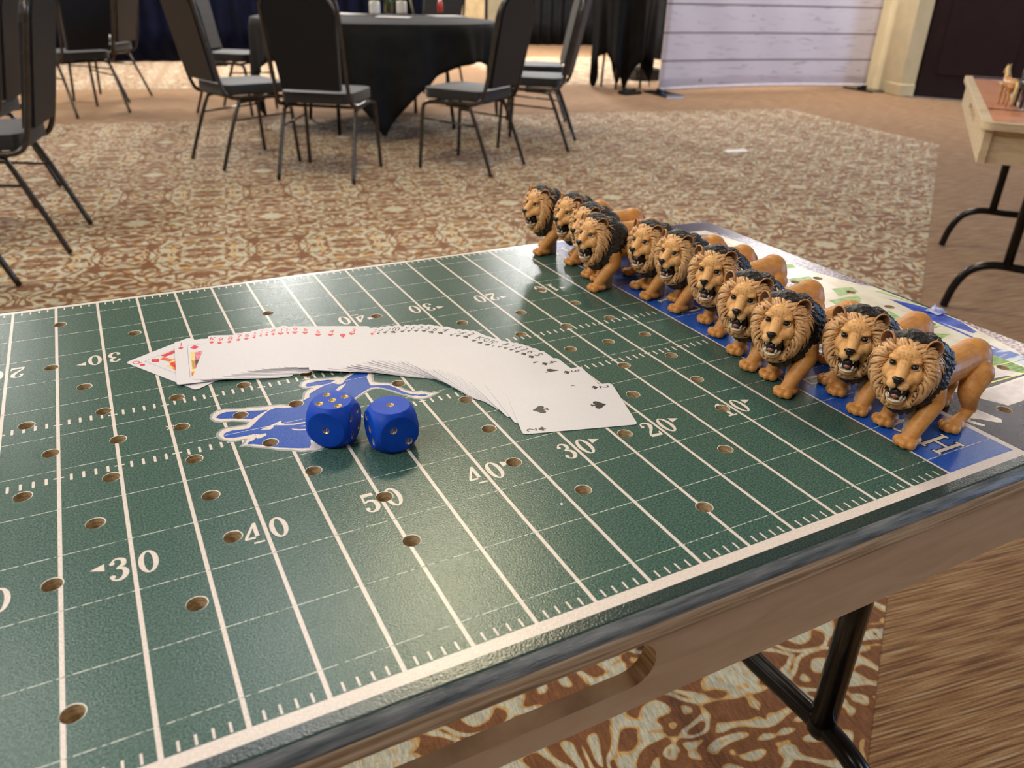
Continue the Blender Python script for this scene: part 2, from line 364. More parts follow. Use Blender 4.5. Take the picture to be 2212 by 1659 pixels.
# ---------------------------------------------------------------- white plank-print fabric banner
def plank_mat():
    Mt = bpy.data.materials.new('plank_print_fabric'); Mt.use_nodes = True; nt = Mt.node_tree; L = nt.links; b = nt.nodes['Principled BSDF']
    b.inputs['Roughness'].default_value = 0.7
    tc = nd(nt, 'ShaderNodeTexCoord'); sp = nd(nt, 'ShaderNodeSeparateXYZ'); L.new(tc.outputs['Object'], sp.inputs[0])
    a = nd(nt, 'ShaderNodeMath', op='ADD', i1=-0.06); L.new(sp.outputs[2], a.inputs[0])
    md = nd(nt, 'ShaderNodeMath', op='PINGPONG', i1=0.1375); L.new(a.outputs[0], md.inputs[0])
    ln = nd(nt, 'ShaderNodeMapRange'); ln.inputs['From Min'].default_value = 0.006; ln.inputs['From Max'].default_value = 0.011; L.new(md.outputs[0], ln.inputs['Value'])
    mp = nd(nt, 'ShaderNodeMapping'); mp.inputs['Scale'].default_value = (1.2, 1, 9); L.new(tc.outputs['Object'], mp.inputs['Vector'])
    n = nd(nt, 'ShaderNodeTexNoise'); n.inputs['Scale'].default_value = 3.5; n.inputs['Detail'].default_value = 5; n.inputs['Distortion'].default_value = 0.6; L.new(mp.outputs[0], n.inputs['Vector'])
    gr = nt.nodes.new('ShaderNodeValToRGB'); L.new(n.outputs['Fac'], gr.inputs[0]); e = gr.color_ramp.elements
    e[0].position = 0.28; e[0].color = (0.36, 0.33, 0.38, 1); e[1].position = 0.42; e[1].color = (0.60, 0.56, 0.64, 1)
    mp2 = nd(nt, 'ShaderNodeMapping'); mp2.inputs['Scale'].default_value = (1.0, 1, 1.5); L.new(tc.outputs['Object'], mp2.inputs['Vector'])
    vo = nd(nt, 'ShaderNodeTexVoronoi'); vo.inputs['Scale'].default_value = 1.9; L.new(mp2.outputs[0], vo.inputs['Vector'])
    kn = nd(nt, 'ShaderNodeMapRange'); kn.inputs['From Min'].default_value = 0.035; kn.inputs['From Max'].default_value = 0.075; L.new(vo.outputs['Distance'], kn.inputs['Value'])
    m1 = nd(nt, 'ShaderNodeMix', data_type='RGBA'); m1.inputs[6].default_value = (0.30, 0.25, 0.27, 1); L.new(kn.outputs[0], m1.inputs[0]); L.new(gr.outputs[0], m1.inputs[7])
    m2 = nd(nt, 'ShaderNodeMix', data_type='RGBA'); m2.inputs[6].default_value = (0.16, 0.13, 0.145, 1); L.new(ln.outputs[0], m2.inputs[0]); L.new(m1.outputs[2], m2.inputs[7])
    L.new(m2.outputs[2], b.inputs['Base Color']); return Mt
bn_a = Vector((5.45, 6.96)); bn_b = Vector((8.24, 6.62)); bl = (bn_b - bn_a).length
bn = thing('backdrop_banner', 'tall white fabric banner printed with wooden planks, standing beside the dark doorway', 'banner', ((bn_a.x + bn_b.x) / 2, (bn_a.y + bn_b.y) / 2, 0), math.atan2(bn_b.y - bn_a.y, bn_b.x - bn_a.x))
vs = []; fs = []; nx, nz = 40, 20
for iz in range(nz + 1):
    for ix in range(nx + 1):
        x = -bl / 2 + bl * ix / nx; z = 0.055 + 2.3 * iz / nz; e = (x / (bl / 2)) ** 2
        vs.append((x, 0.10 * (1 - e) + 0.004 * math.sin(x * 9 + z * 5), z + 0.012 * (1 - e)))
for iz in range(nz):
    for ix in range(nx): q = iz * (nx + 1) + ix; fs.append((q, q + 1, q + nx + 2, q + nx + 1))
mb = MB(); mb.add(vs, fs); fb = mb.obj('printed_fabric', plank_mat(), bn, smooth=True)
fb.modifiers.new('s', 'SOLIDIFY').thickness = 0.02; bake(fb)
mb = MB(); mb.tube([(-bl / 2 + bl * i / 16, 0.10 * (1 - ((i - 8) / 8) ** 2) - 0.012, 0.055 + 0.012 * (1 - ((i - 8) / 8) ** 2)) for i in range(17)], 0.016, 10)
mb.obj('bottom_tube', mat('white_fabric_hem', (0.62, 0.56, 0.58), rough=0.6, col2=(0.55, 0.5, 0.52), scale=20), bn, smooth=True)
for x in (-bl / 2 + 0.02, bl / 2 - 0.05):
    mb = MB(); mb.box(x - 0.09, x + 0.13, -0.26, 0.22, 0.0, 0.022); mb.box(x - 0.03, x + 0.03, -0.05, 0.05, 0.02, 0.06)
    soften(mb.obj('foot_plate', M['steel'], bn), 0.006)
    mb = MB(); mb.box(x - 0.08, x + 0.12, -0.275, -0.262, 0.0, 0.012); mb.obj('foot_pad', M['alu'], bn)

# ---------------------------------------------------------------- banquet chairs
def dotted(name, c1, c2, scale=75):
    Mt = bpy.data.materials.new(name); Mt.use_nodes = True; nt = Mt.node_tree; L = nt.links; b = nt.nodes['Principled BSDF']
    b.inputs['Roughness'].default_value = 0.62; b.inputs['Specular IOR Level'].default_value = 0.35; b.inputs['Sheen Weight'].default_value = 0.2
    tc = nd(nt, 'ShaderNodeTexCoord'); vo = nd(nt, 'ShaderNodeTexVoronoi'); vo.inputs['Scale'].default_value = scale; vo.inputs['Randomness'].default_value = 0.25
    L.new(tc.outputs['Object'], vo.inputs['Vector'])
    r = nd(nt, 'ShaderNodeMapRange'); r.inputs['From Min'].default_value = 0.16; r.inputs['From Max'].default_value = 0.26; L.new(vo.outputs['Distance'], r.inputs['Value'])
    x = nd(nt, 'ShaderNodeMix', data_type='RGBA'); x.inputs[6].default_value = (*c2, 1); x.inputs[7].default_value = (*c1, 1)
    L.new(r.outputs[0], x.inputs[0]); L.new(x.outputs[2], b.inputs['Base Color']); return Mt
M['chairfab'] = dotted('dotted_charcoal_fabric', (0.011, 0.0105, 0.012), (0.055, 0.050, 0.048))
M['chairback'] = mat('charcoal_back_fabric', (0.003, 0.0035, 0.006), col2=(0.0045, 0.005, 0.009), scale=120, spec=0.3, rough=0.5, bump=0.0006, bscale=260)
M['chairtube'] = mat('bronze_black_tube', (0.045, 0.038, 0.032), rough=0.24, spec=0.7, metal=0.6, col2=(0.06, 0.05, 0.042), scale=30)

def make_chair(label, group):
    t = thing('banquet_chair', label, 'chair', group=group)
    mb = MB(); mb.prism(rrect(-0.205, 0.205, -0.185, 0.225, 0.07), 0.415, 0.472)
    s_ = mb.obj('seat', M['chairfab'], t); soften(s_, 0.027, 5); 
    for p in s_.data.polygons: p.use_smooth = True
    # backrest: padded panel with rounded top, leaning back
    def back_panel(y0, y1, ins):
        pts = arc((0.205 - 0.11 - ins, 0.985 - 0.11 - ins), 0.11, 0, PI / 2, 6) + arc((-0.205 + 0.11 + ins, 0.985 - 0.11 - ins), 0.11, PI / 2, PI, 6) + [(-0.175 + ins, 0.475 + ins), (0.175 - ins, 0.475 + ins)]
        mb = MB(); mb.prism(pts, y0, y1)          # x,z outline extruded in y
        tilt = math.tan(math.radians(12))
        mb.v = [(x, -0.20 - zz - (z - 0.45) * tilt, z) for (x, z, zz) in mb.v]
        mb.f = [tuple(reversed(f)) for f in mb.f]; return mb
    bp = back_panel(-0.026, 0.006, 0.012).obj('backrest', M['chairfab'], t); soften(bp, 0.012, 3)
    back_panel(0.006, 0.020, 0.014).obj('back_cover', M['chairback'], t)
    tilt = math.tan(math.radians(12)); yb = lambda z: -0.205 - (z - 0.45) * tilt
    # back frame: U from under the seat up around the back and down the other side
    half = [(0.215, 0.05, 0.405), (0.215, -0.10, 0.402), (0.213, -0.165, 0.41), (0.207, -0.198, 0.45), (0.205, yb(0.55), 0.55), (0.208, yb(0.75), 0.75)]
    half = smooth_path(half, 4) + [Vector((a[0], yb(a[1]), a[1])) for a in arc((0.205 - 0.11, 0.99 - 0.11), 0.112, 0, PI / 2, 7)]
    full = half + [Vector((-p.x, p.y, p.z)) for p in reversed(half)]
    mb = MB(); mb.tube(full, 0.0115, 8); mb.obj('back_frame', M['chairtube'], t, smooth=True)
    mb = MB()
    mb.tube([(-0.21, 0.16, 0.395), (0.21, 0.16, 0.395)], 0.009, 8); mb.tube([(-0.21, -0.12, 0.395), (0.21, -0.12, 0.395)], 0.009, 8)
    mb.obj('seat_frame', M['chairtube'], t, smooth=True)
    for sx in (-1, 1):
        p = smooth_path([(sx * 0.215, 0.0, 0.398), (sx * 0.215, 0.12, 0.398), (sx * 0.216, 0.185, 0.388), (sx * 0.218, 0.208, 0.35), (sx * 0.224, 0.222, 0.15), (sx * 0.228, 0.232, 0.006)], 4)
        mb = MB(); mb.tube(p, 0.0115, 8); mb.obj('leg', M['chairtube'], t, smooth=True)
        p = smooth_path([(sx * 0.205, 0.05, 0.388), (sx * 0.206, -0.09, 0.380), (sx * 0.208, -0.125, 0.35), (sx * 0.214, -0.20, 0.17), (sx * 0.220, -0.262, 0.006)], 4)
        mb = MB(); mb.tube(p, 0.0115, 8); mb.obj('leg', M['chairtube'], t, smooth=True)
        mb = MB(); mb.tube([(sx * 0.214, -0.155, 0.28), (sx * 0.218, 0.214, 0.30)], 0.006, 6); mb.obj('stretcher', M['chairtube'], t, smooth=True)
    return t

chair0 = None
def place_chair(x, y, face_deg, label, group):
    """x,y = middle of the seat; face_deg = direction the sitter looks"""
    global chair0
    if chair0 is None: chair0 = make_chair(label, group); c = chair0
    else: c = copy_tree(chair0)
    c.location = (x, y, 0); c.rotation_euler = (0, 0, math.radians(face_deg) - PI / 2); c['label'] = label; c['group'] = group; return c
G1 = 'black banquet chairs around the round table'; G2 = 'black banquet chairs at the left side'
place_chair(1.133, 4.41, 54, 'black banquet chair with its back to us, directly in front of the black round table', G1)
place_chair(1.99, 4.30, 125, 'black banquet chair right of the one seen square from behind, its back catching blue light', G1)
place_chair(0.752, 4.946, 15.6, 'black banquet chair left of the round table, seen side-on facing right', G1)
place_chair(2.74, 4.82, 142, 'black banquet chair right of the round table, nearer of the two seen side-on', G1)
place_chair(3.15, 5.55, 155, 'black banquet chair right of the round table, furthest right and partly hidden', G1)
place_chair(1.08, 7.02, -38, 'black banquet chair behind the left edge of the round table, facing right', G1)
place_chair(3.0, 7.35, 225, 'black banquet chair behind the round table, mostly hidden by the cloth', G1)
place_chair(-0.48, 3.58, 168, 'large black banquet chair at the far left edge, nearest to the green table', G2)
place_chair(-0.60, 4.43, 166, 'black banquet chair just behind the large one at the left edge', G2)
place_chair(-0.74, 2.80, 169, 'black banquet chair mostly outside the left edge, only a blue-lit leg showing', G2)
place_chair(-0.08, 7.30, 118, 'black banquet chair at the far left, in front with its back to us', G2)
place_chair(0.16, 8.10, 150, 'black banquet chair at the far left, the further one in front of the navy drape', G2)

# ---------------------------------------------------------------- draped tables
def cloth_table(name, label, cx, cy, r, h, s, phase, nf, m_, bottom=0.012, amp=0.03):
    """square cloth (half side s) over a round top: hangs shorter mid-side and longer at the corners"""
    t = thing(name, label, 'table', (cx, cy, 0))
    k = 240; vs = []; fs = []
    vs.append((0, 0, h))
    for q in (0.5, 0.97, 1.0):
        for i in range(k): a = 2 * PI * i / k; vs.append((r * q * math.cos(a), r * q * math.sin(a), h - (0.0 if q < 1 else 0.006)))
    for i in range(k): fs.append((0, 1 + i, 1 + (i + 1) % k))
    rows = 8
    for j in range(1, rows + 1):
        for i in range(k):
            a = 2 * PI * i / k; b = (a - phase) % (PI / 2) - PI / 4      # b=0 at side middles
            reach = s / math.cos(b); drop = max(0.10, min(reach - r, h - bottom))
            f = j / rows; z = h - 0.006 - drop * f
            fold = math.sin(a * nf + 0.7 * math.sin(3 * a)) + 0.4 * math.sin(a * nf * 2.3 + 1)
            rr = r + 0.012 + amp * fold * f ** 0.8 + 0.02 * f - 0.10 * max(0, drop - 0.35) * f
            vs.append((rr * math.cos(a), rr * math.sin(a), z))
    for j in range(2 + rows):
        for i in range(k): p = 1 + j * k; fs.append((p + i, p + k + i, p + k + (i + 1) % k, p + (i + 1) % k))
    mb = MB(); mb.add(vs, fs); c = mb.obj('tablecloth', M[m_], t, smooth=True)
    c.modifiers.new('s', 'SOLIDIFY').thickness = 0.004; bake(c)
    mb = MB(); mb.lathe([(0, h - 0.03), (r - 0.01, h - 0.03), (r - 0.01, h - 0.008), (0, h - 0.008)], seg=48); mb.obj('tabletop', M['steel'], t)
    for sx in (-1, 1):
        for sy in (-1, 1):
            mb = MB(); mb.tube([(sx * r * 0.45, sy * r * 0.32, h - 0.03), (sx * r * 0.5, sy * r * 0.45, 0.0)], 0.014, 8); mb.obj('leg', M['steel'], t, smooth=True)
    return t
cloth_table('round_table', 'large round banquet table under a black square cloth whose corner hangs to the carpet', 2.0, 6.05, 0.92, 0.77, 1.165, math.radians(253), 15, 'blackcloth')
hb = cloth_table('cocktail_table', 'tall narrow table under long black cloth, just left of the white plank banner', 5.40, 7.62, 0.33, 1.07, 1.02, math.radians(243), 7, 'blackcloth', amp=0.05)
mb = MB(); mb.prism([(5.02, 6.98), (5.27, 7.02), (5.25, 7.16), (5.02, 7.12)], 0, 0.035); mb.prism([(5.06, 7.0), (5.2, 7.03), (5.19, 7.12), (5.05, 7.09)], 0.03, 0.06)
o = mb.obj('base_weight', M['steel']); soften(o, 0.01); tag(o, 'low black metal base on the floor at the lower left corner of the banner', 'base')
mb = MB(); mb.prism([(6.02, 8.2), (6.22, 8.16), (6.26, 8.45), (6.05, 8.48)], 0.14, 0.42); o = mb.obj('storage_box', mat('pale_plastic', (0.5, 0.48, 0.42), col2=(0.46, 0.44, 0.4), scale=8, rough=0.5)); soften(o, 0.02)
mb = MB(); mb.prism([(5.98, 8.12), (6.32, 8.1), (6.34, 8.55), (6.0, 8.56)], 0.0, 0.14); o2 = mb.obj('case', M['steel'], o); soften(o2, 0.02)
tag(o, 'pale box on a black case, glimpsed between the black cloth and the banner', 'box')

# things standing on the round table (its top is at 0.77)
M['paper'] = mat('white_paper', (0.80, 0.77, 0.76), rough=0.6, col2=(0.76, 0.74, 0.74), scale=30)
M['jar'] = mat('frosted_label_glass', (0.72, 0.70, 0.62), rough=0.25, col2=(0.62, 0.6, 0.5), scale=40)
M['vase'] = mat('dark_green_glass', (0.05, 0.07, 0.03), rough=0.08, spec=0.8, col2=(0.12, 0.13, 0.05), scale=30)
M['leaf'] = mat('bouquet_leaves', (0.03, 0.10, 0.02), col2=(0.08, 0.16, 0.05), scale=60, rough=0.5)
M['red'] = mat('red_plastic', (0.55, 0.04, 0.03), rough=0.3, col2=(0.6, 0.08, 0.06), scale=30)
M['lightwood'] = mat('pale_wood_stick', (0.45, 0.40, 0.26), rough=0.5, col2=(0.5, 0.44, 0.3), scale=30)
TZ = 0.774
def px_on(u, v, z):
    """where the ray of a photo position (u right, v down) meets height z - used only to lay the room out"""
    dx, dy = (u - 1106) / 1696.8354, (v - 829.5) / 1696.8354
    d = Vector([Rr[0][i] * dx + Rr[1][i] * dy + Rr[2][i] for i in range(3)]); c = cam.matrix_world.translation
    return c + d * ((z - c.z) / d.z)
def paper_sheet(x, y, a, wd, hg, label):
    mb = MB(); mb.prism([(-wd / 2, -hg / 2), (wd / 2, -hg / 2), (wd / 2, hg / 2), (-wd / 2, hg / 2)], 0, 0.003)
    o = mb.obj('paper_sheet', M['paper'], loc=(x, y, TZ), rot=(0, 0, a)); tag(o, label, 'paper'); return o
for (u, v, wd, hg, a, lb) in ((745, 30, 0.22, 0.28, 0.5, 'white sheet on the black round table, left of the candle jars'),
                              (850, 37, 0.26, 0.22, -0.5, 'white sheet on the black round table, in front of the candle jars'),
                              (965, 35, 0.28, 0.22, 0.1, 'white sheet on the black round table, right of the wooden stick')):
    p = px_on(u, v, TZ); paper_sheet(p.x, p.y, a, wd, hg, lb)
for (u, v, lb) in ((810, 33, 'squat pale candle jar on the round table, left of the green vase'), (868, 32, 'squat pale candle jar on the round table, right of the green vase')):
    p = px_on(u, v, TZ); t = thing('candle_jar', lb, 'jar', (p.x, p.y, TZ), group='candle jars')
    mb = MB(); mb.lathe([(0.036, 0), (0.042, 0.004), (0.042, 0.10), (0.036, 0.104)], seg=20); mb.obj('glass', M['jar'], t, smooth=True)
    mb = MB(); mb.lathe([(0.043, 0.02), (0.0432, 0.02), (0.0432, 0.085), (0.043, 0.085)], seg=20); mb.obj('paper_band', M['paper'], t)
p = px_on(840, 27, TZ); t = thing('vase', 'dark green glass vase with leafy stems between the two candle jars', 'vase', (p.x, p.y, TZ))
mb = MB(); mb.lathe([(0.03, 0), (0.038, 0.005), (0.040, 0.10), (0.034, 0.15), (0.036, 0.16)], seg=20); mb.obj('glass', M['vase'], t, smooth=True)
mb = MB()
for i in range(46):
    a = random.uniform(0, 2 * PI); r_ = random.uniform(0.02, 0.12); z = random.uniform(0.12, 0.28) - r_ * 0.5; mb.sphere((r_ * math.cos(a) - 0.02, r_ * math.sin(a), z), (0.022, 0.010, 0.014), 6, 5, Matrix.Rotation(a, 3, 'Z'))
o = mb.obj('foliage', M['leaf'], t, smooth=True); o['kind'] = 'stuff'
p = px_on(893, 32, TZ); mb = MB(); mb.tube([(0, 0, 0.006), (-0.05, 0.02, 0.26)], 0.009, 8); o = mb.obj('wooden_stick', M['lightwood'], loc=(p.x, p.y, TZ), smooth=True); tag(o, 'pale wooden easel stick leaning on the round table beside the right candle jar', 'stick')
mb = MB(); mb.tube([(-0.11, 0.10, 0.006), (-0.05, 0.02, 0.26)], 0.007, 8); mb.obj('rear_leg', M['lightwood'], o, smooth=True)
p = px_on(951, 26, TZ); t = thing('sauce_bottle', 'small red bottle standing at the far side of the round table', 'bottle', (p.x, p.y, TZ))
mb = MB(); mb.lathe([(0.022, 0), (0.026, 0.004), (0.026, 0.07), (0.012, 0.10)], seg=16); mb.obj('bottle_body', M['red'], t, smooth=True)
mb = MB(); mb.lathe([(0.012, 0.10), (0.012, 0.10), (0.009, 0.125)], seg=12); mb.obj('cap', M['paper'], t, smooth=True)
p = px_on(1283, 8, 1.075); mb = MB(); mb.lathe([(0.03, 0), (0.034, 0.004), (0.036, 0.10)], seg=16); o = mb.obj('tumbler', M['jar'], loc=(5.28, 7.5, 1.075), smooth=True); tag(o, 'clear tumbler on the tall black-draped table', 'cup')
mb = MB(); mb.tube([(-0.06, 0, 0.03), (0.06, 0, 0.03)], 0.03, 14); o = mb.obj('paper_roll', M['jar'], loc=(0.18, 8.12, 0.475), rot=(0, 0, 0.1), smooth=True); tag(o, 'small cream roll lying on the furthest left chair seat', 'roll')
p = px_on(1588, 326, 0.002); mb = MB(); mb.prism([(-0.10, -0.03), (0.08, -0.05), (0.12, 0.03), (-0.06, 0.05)], 0.0015, 0.004); o = mb.obj('paper_scrap', M['paper'], loc=(p.x, p.y, 0)); tag(o, 'white paper scrap lying on the patterned carpet', 'paper')

# ---------------------------------------------------------------- second folding game table (right edge)
def leg_frame(parent, x, y0, y1, zr, ztop, yposts, brace_dx):
    """bent foot rail along y with two posts, like a folding-table leg"""
    mb = MB(); r = 0.11
    pts = [(x, y0, 0.006), (x, y0 + 0.015, zr * 0.45), (x, y0 + 0.05, zr * 0.82), (x, y0 + 0.11, zr), (x, (y0 + y1) / 2, zr), (x, y1 - 0.11, zr), (x, y1 - 0.05, zr * 0.82), (x, y1 - 0.015, zr * 0.45), (x, y1, 0.006)]
    mb.tube(smooth_path(pts, 6), 0.0145, 12); mb.obj('foot_rail', M['steel'], parent, smooth=True)
    for yp in yposts:
        mb = MB(); mb.tube([(x, yp, zr), (x, yp, ztop)], 0.0165, 12); mb.sphere((x, yp, zr), (0.019, 0.019, 0.019), 12, 8); mb.obj('leg', M['steel'], parent, smooth=True)
    mb = MB(); ym = sum(yposts) / 2; mb.tube([(x, yposts[0], zr + 0.33), (x + brace_dx, yposts[0], ztop)], 0.006, 8); mb.tube([(x, yposts[1], zr + 0.33), (x + brace_dx, yposts[1], ztop)], 0.006, 8)
    mb.obj('brace', M['steel'], parent, smooth=True)
c1 = Vector((2.09 - 0.0, 1.148)); c2 = Vector((3.327, 2.073)); L2 = (c2 - c1).length; z2 = 0.725
g2 = thing('game_table', 'second wooden folding game table with a terracotta court print at the right edge', 'table', (c1.x, c1.y, 0), math.atan2(c2.y - c1.y, c2.x - c1.x), 'folding game tables')
# local x runs along the left long side, local -y across to the right
mb = MB(); mb.prism(rrect(0, L2, -0.62, 0, 0.03), z2 - 0.022, z2); M['palewood'] = mat('pale_beech_edge', (0.66, 0.53, 0.36), col2=(0.56, 0.44, 0.29), scale=20, stretch=(1, 1, 6), rough=0.45, object_space=True)
soften(mb.obj('tabletop', M['palewood'], g2), 0.006)
def apron_side(x0, x1, yy, th):                       # long side panel with racetrack hand hole
    zt, zb = z2 - 0.022, z2 - 0.115; xm = (x0 + x1) / 2; hl, hr = 0.20, 0.016; zc = z2 - 0.055
    mb = MB()
    for (a, b, c, d) in ((x0, xm - hl, zb, zt), (xm + hl, x1, zb, zt), (xm - hl, xm + hl, zc + hr, zt), (xm - hl, xm + hl, zb, zc - hr)): mb.box(a, b, yy - th, yy, c, d)
    return mb
apron_side(0.02, L2 - 0.02, -0.015, 0.02).obj('apron', M['palewood'], g2)
mb = MB(); mb.box(0.035, 0.055, -0.60, -0.035, z2 - 0.115, z2 - 0.022); mb.obj('apron', M['palewood'], g2)
mb = MB(); mb.box(0.02, L2 - 0.02, -0.605, -0.585, z2 - 0.115, z2 - 0.022); mb.obj('apron', M['palewood'], g2)
mb = MB(); mb.box(L2 - 0.055, L2 - 0.035, -0.585, -0.035, z2 - 0.115, z2 - 0.022); mb.obj('apron', M['palewood'], g2)
tc_ = [mat('terracotta_print', (0.60, 0.24, 0.13), col2=(0.68, 0.32, 0.19), scale=20, rough=0.3, object_space=True),
       mat('dark_terracotta_print', (0.21, 0.055, 0.032), col2=(0.27, 0.08, 0.05), scale=20, rough=0.3, object_space=True),
       mat('court_line_print', (0.85, 0.68, 0.55), rough=0.3), mat('pink_sand_print', (0.60, 0.38, 0.32), col2=(0.45, 0.2, 0.2), scale=30, rough=0.3, object_space=True), M['art_navy']]
mb = MB(); zt = z2 + 0.0006
def q(x0, x1, y0, y1, mi, dz=0.0): mb.add([(x0, y0, zt + dz), (x1, y0, zt + dz), (x1, y1, zt + dz), (x0, y1, zt + dz)], [(0, 1, 2, 3)], mi)
q(0.022, L2 - 0.03, -0.60, -0.028, 0); q(L2 - 0.12, L2 - 0.02, -0.60, -0.03, 4, .0002)
q(L2 - 0.19, L2 - 0.12, -0.60, -0.03, 3, .0003)
q(0.33, L2 - 0.19, -0.40, -0.13, 1, .0002); q(0.33, L2 - 0.19, -0.13, -0.115, 2, .0004); q(0.30, L2 - 0.19, -0.42, -0.40, 2, .0004); q(0.05, 0.30, -0.27, -0.25, 2, .0004); q(0.05, 0.30, -0.43, -0.30, 3, .0003); q(0.31, 0.335, -0.60, -0.03, 4, .0006)
mb.obj('court_print', tc_, g2)
# leg frames: rails run across the table
for xx in (0.56, 1.44): 
    sub = MB(); 
    pts = [(xx, -0.085, 0.006), (xx, -0.10, 0.085), (xx, -0.135, 0.15), (xx, -0.20, 0.18), (xx, -0.30, 0.18), (xx, -0.45, 0.18), (xx, -0.515, 0.15), (xx, -0.55, 0.085), (xx, -0.565, 0.006)]
    sub.tube(smooth_path(pts, 6), 0.0145, 12); sub.obj('foot_rail', M['steel'], g2, smooth=True)
    for yp in (-0.245, -0.43):
        sub = MB(); sub.tube([(xx, yp, 0.18), (xx, yp, z2 - 0.022)], 0.0165, 12); sub.obj('leg', M['steel'], g2, smooth=True)
        sub = MB(); sub.tube([(xx, yp, 0.50), (xx + (0.16 if xx < 1 else -0.16), yp, z2 - 0.022)], 0.006, 8); sub.obj('brace', M['steel'], g2, smooth=True)

# two toy horses on the second table
def remesh(mb, voxel, smooth=4, name='body'):
    me = mb.mesh(name, [M['steel']]); o = bpy.data.objects.new('tmp', me); COL.objects.link(o)
    r = o.modifiers.new('r', 'REMESH'); r.mode = 'VOXEL'; r.voxel_size = voxel
    s_ = o.modifiers.new('s', 'SMOOTH'); s_.factor = 0.5; s_.iterations = smooth
    dg = bpy.context.evaluated_depsgraph_get(); new = bpy.data.meshes.new_from_object(o.evaluated_get(dg)); bpy.data.objects.remove(o)
    new.name = name; new.polygons.foreach_set('use_smooth', [True] * len(new.polygons)); return new
def horse_meshes():
    b = MB()
    b.tube(smooth_path([(-36, 0, 66), (-20, 0, 68), (0, 0, 66), (20, 0, 68), (32, 0, 74)], 4), [13, 14, 15, 15.5, 15.5, 15.5, 15.2, 15, 15, 15, 15, 15, 15, 14, 13.5, 13, 12][:17], 14)
    b.sphere((-36, 0, 68), (16, 13, 15)); b.sphere((30, 0, 68), (14, 12, 16))
    b.tube([(30, 0, 76), (42, 0, 94), (48, 0, 108)], [12, 8.5, 7], 12); b.tube([(46, 0, 110), (58, 0, 104), (68, 0, 94)], [8, 6.5, 4.5], 12); b.sphere((68, 0, 94), 5)
    for sy in (-1, 1):
        b.tube([(46, sy * 4, 114), (45, sy * 5, 122)], [3, 0.8], 8)
        b.tube([(32, sy * 8, 62), (32, sy * 8, 40), (30, sy * 8, 20), (31, sy * 8, 4)], [8, 5, 3.4, 4.2], 10)
        b.tube([(-38, sy * 8, 62), (-32, sy * 9, 44), (-42, sy * 9, 26), (-38, sy * 9, 4)], [11, 7, 3.8, 4.4], 10)
        b.sphere((33, sy * 8, 3.6), (5, 4.5, 3.6)); b.sphere((-36, sy * 9, 3.6), (5, 4.5, 3.6))
    body = remesh(b, 1.6, 3, 'horse_body')
    mn = MB()
    for i in range(9): a = i / 8; mn.tube(smooth_path([(30 + 16 * a, 0, 90 + 24 * a), (26 + 16 * a, 5, 88 + 22 * a), (25 + 15 * a, 9, 78 + 20 * a)], 3), [3, 3.4, 3.2, 3, 2.4, 1.6, 0.6], 6)
    tl = MB(); tl.tube(smooth_path([(-50, 0, 74), (-60, 0, 66), (-63, 1, 48), (-60, 2, 24), (-62, 3, 14)], 4), [4] * 4 + [6] * 4 + [6.5] * 4 + [5, 4, 3, 1.6, 0.6], 8)
    return body, mn.mesh('mane', M['steel'], True), tl.mesh('tail', M['steel'], True)
hb_, hm_, ht_ = horse_meshes()
def horse(label, u, v, deg, body_m, hair_m, sc):
    p = px_on(u, v, z2); t = thing('toy_horse', label, 'toy', (p.x, p.y, z2 + 0.0012), math.radians(deg), 'toy horses on the second table'); t.scale = (sc,) * 3
    for nme, me, mm in (('body', hb_, body_m), ('mane', hm_, hair_m), ('tail', ht_, hair_m)):
        me = me.copy(); me.materials.clear(); me.materials.append(mm); link(nme, me, t)
horse('tan toy horse with cream mane and tail on the terracotta table print', 2168, 229, 52, mat('palomino_paint', (0.50, 0.24, 0.09), col2=(0.6, 0.33, 0.15), scale=60, rough=0.4), mat('cream_hair_paint', (0.75, 0.60, 0.28), rough=0.4, col2=(0.68, 0.5, 0.22), scale=90), 0.001)
horse('black toy horse right of the tan horse on the terracotta table print', 2203, 234, 46, mat('black_horse_paint', (0.012, 0.012, 0.013), rough=0.35, col2=(0.03, 0.03, 0.03), scale=40), mat('grey_hair_paint', (0.05, 0.045, 0.045), rough=0.4, col2=(0.1, 0.09, 0.08), scale=60), 0.001)

# ---------------------------------------------------------------- the printed game table
HOLES= [(-177.6, 529.5), (-117.5, 480.8), (-184.7, 431.9), (-161.7, 383.2), (-150.3, 333.9), (-200.8, 333.8), (-143.4, 285.6), (-185.2, 284.9), (-200.8, 236.3), (-98.8, 334.4), (-101.3, 285.6), (-150.3, 236.4), (-99.1, 236.6), (-95.9, 187.9), (-48.2, 334.5), (-59.8, 285.5), (-48.2, 236.6), (-18.0, 286.0), (-30.2, 188.4), (2.5, 480.9), (2.3, 334.3), (-161.8, 187.6), (-184.6, 138.8), (-117.7, 90.3), (-91.0, 139.4), (-176.7, 41.8), (2.4, 139.8), (2.1, 90.8), (121.7, 91.7), (181.5, 42.2), (230.2, 382.1), (165.5, 381.7), (96.1, 431.3), (204.6, 333.6), (254.7, 334.1), (304.9, 334.3), (270.8, 285.3), (312.4, 285.7), (229.8, 285.8), (254.9, 237.2), (305.7, 236.7), (230.2, 188.8), (103.9, 237.3), (100.3, 188.6), (188.1, 139.9), (95.9, 140.5), (65.4, 285.7), (295.8, 188.7), (281.0, 139.5), (241.3, 90.9), (559.5, 337.6), (593.6, 336.9), (593.0, 287.9), (594.4, 238.7), (593.9, 189.6), (487.4, 41.7), (562.6, 92.3), (526.5, 89.6), (281.4, 431.4), (294.7, 382.7)]
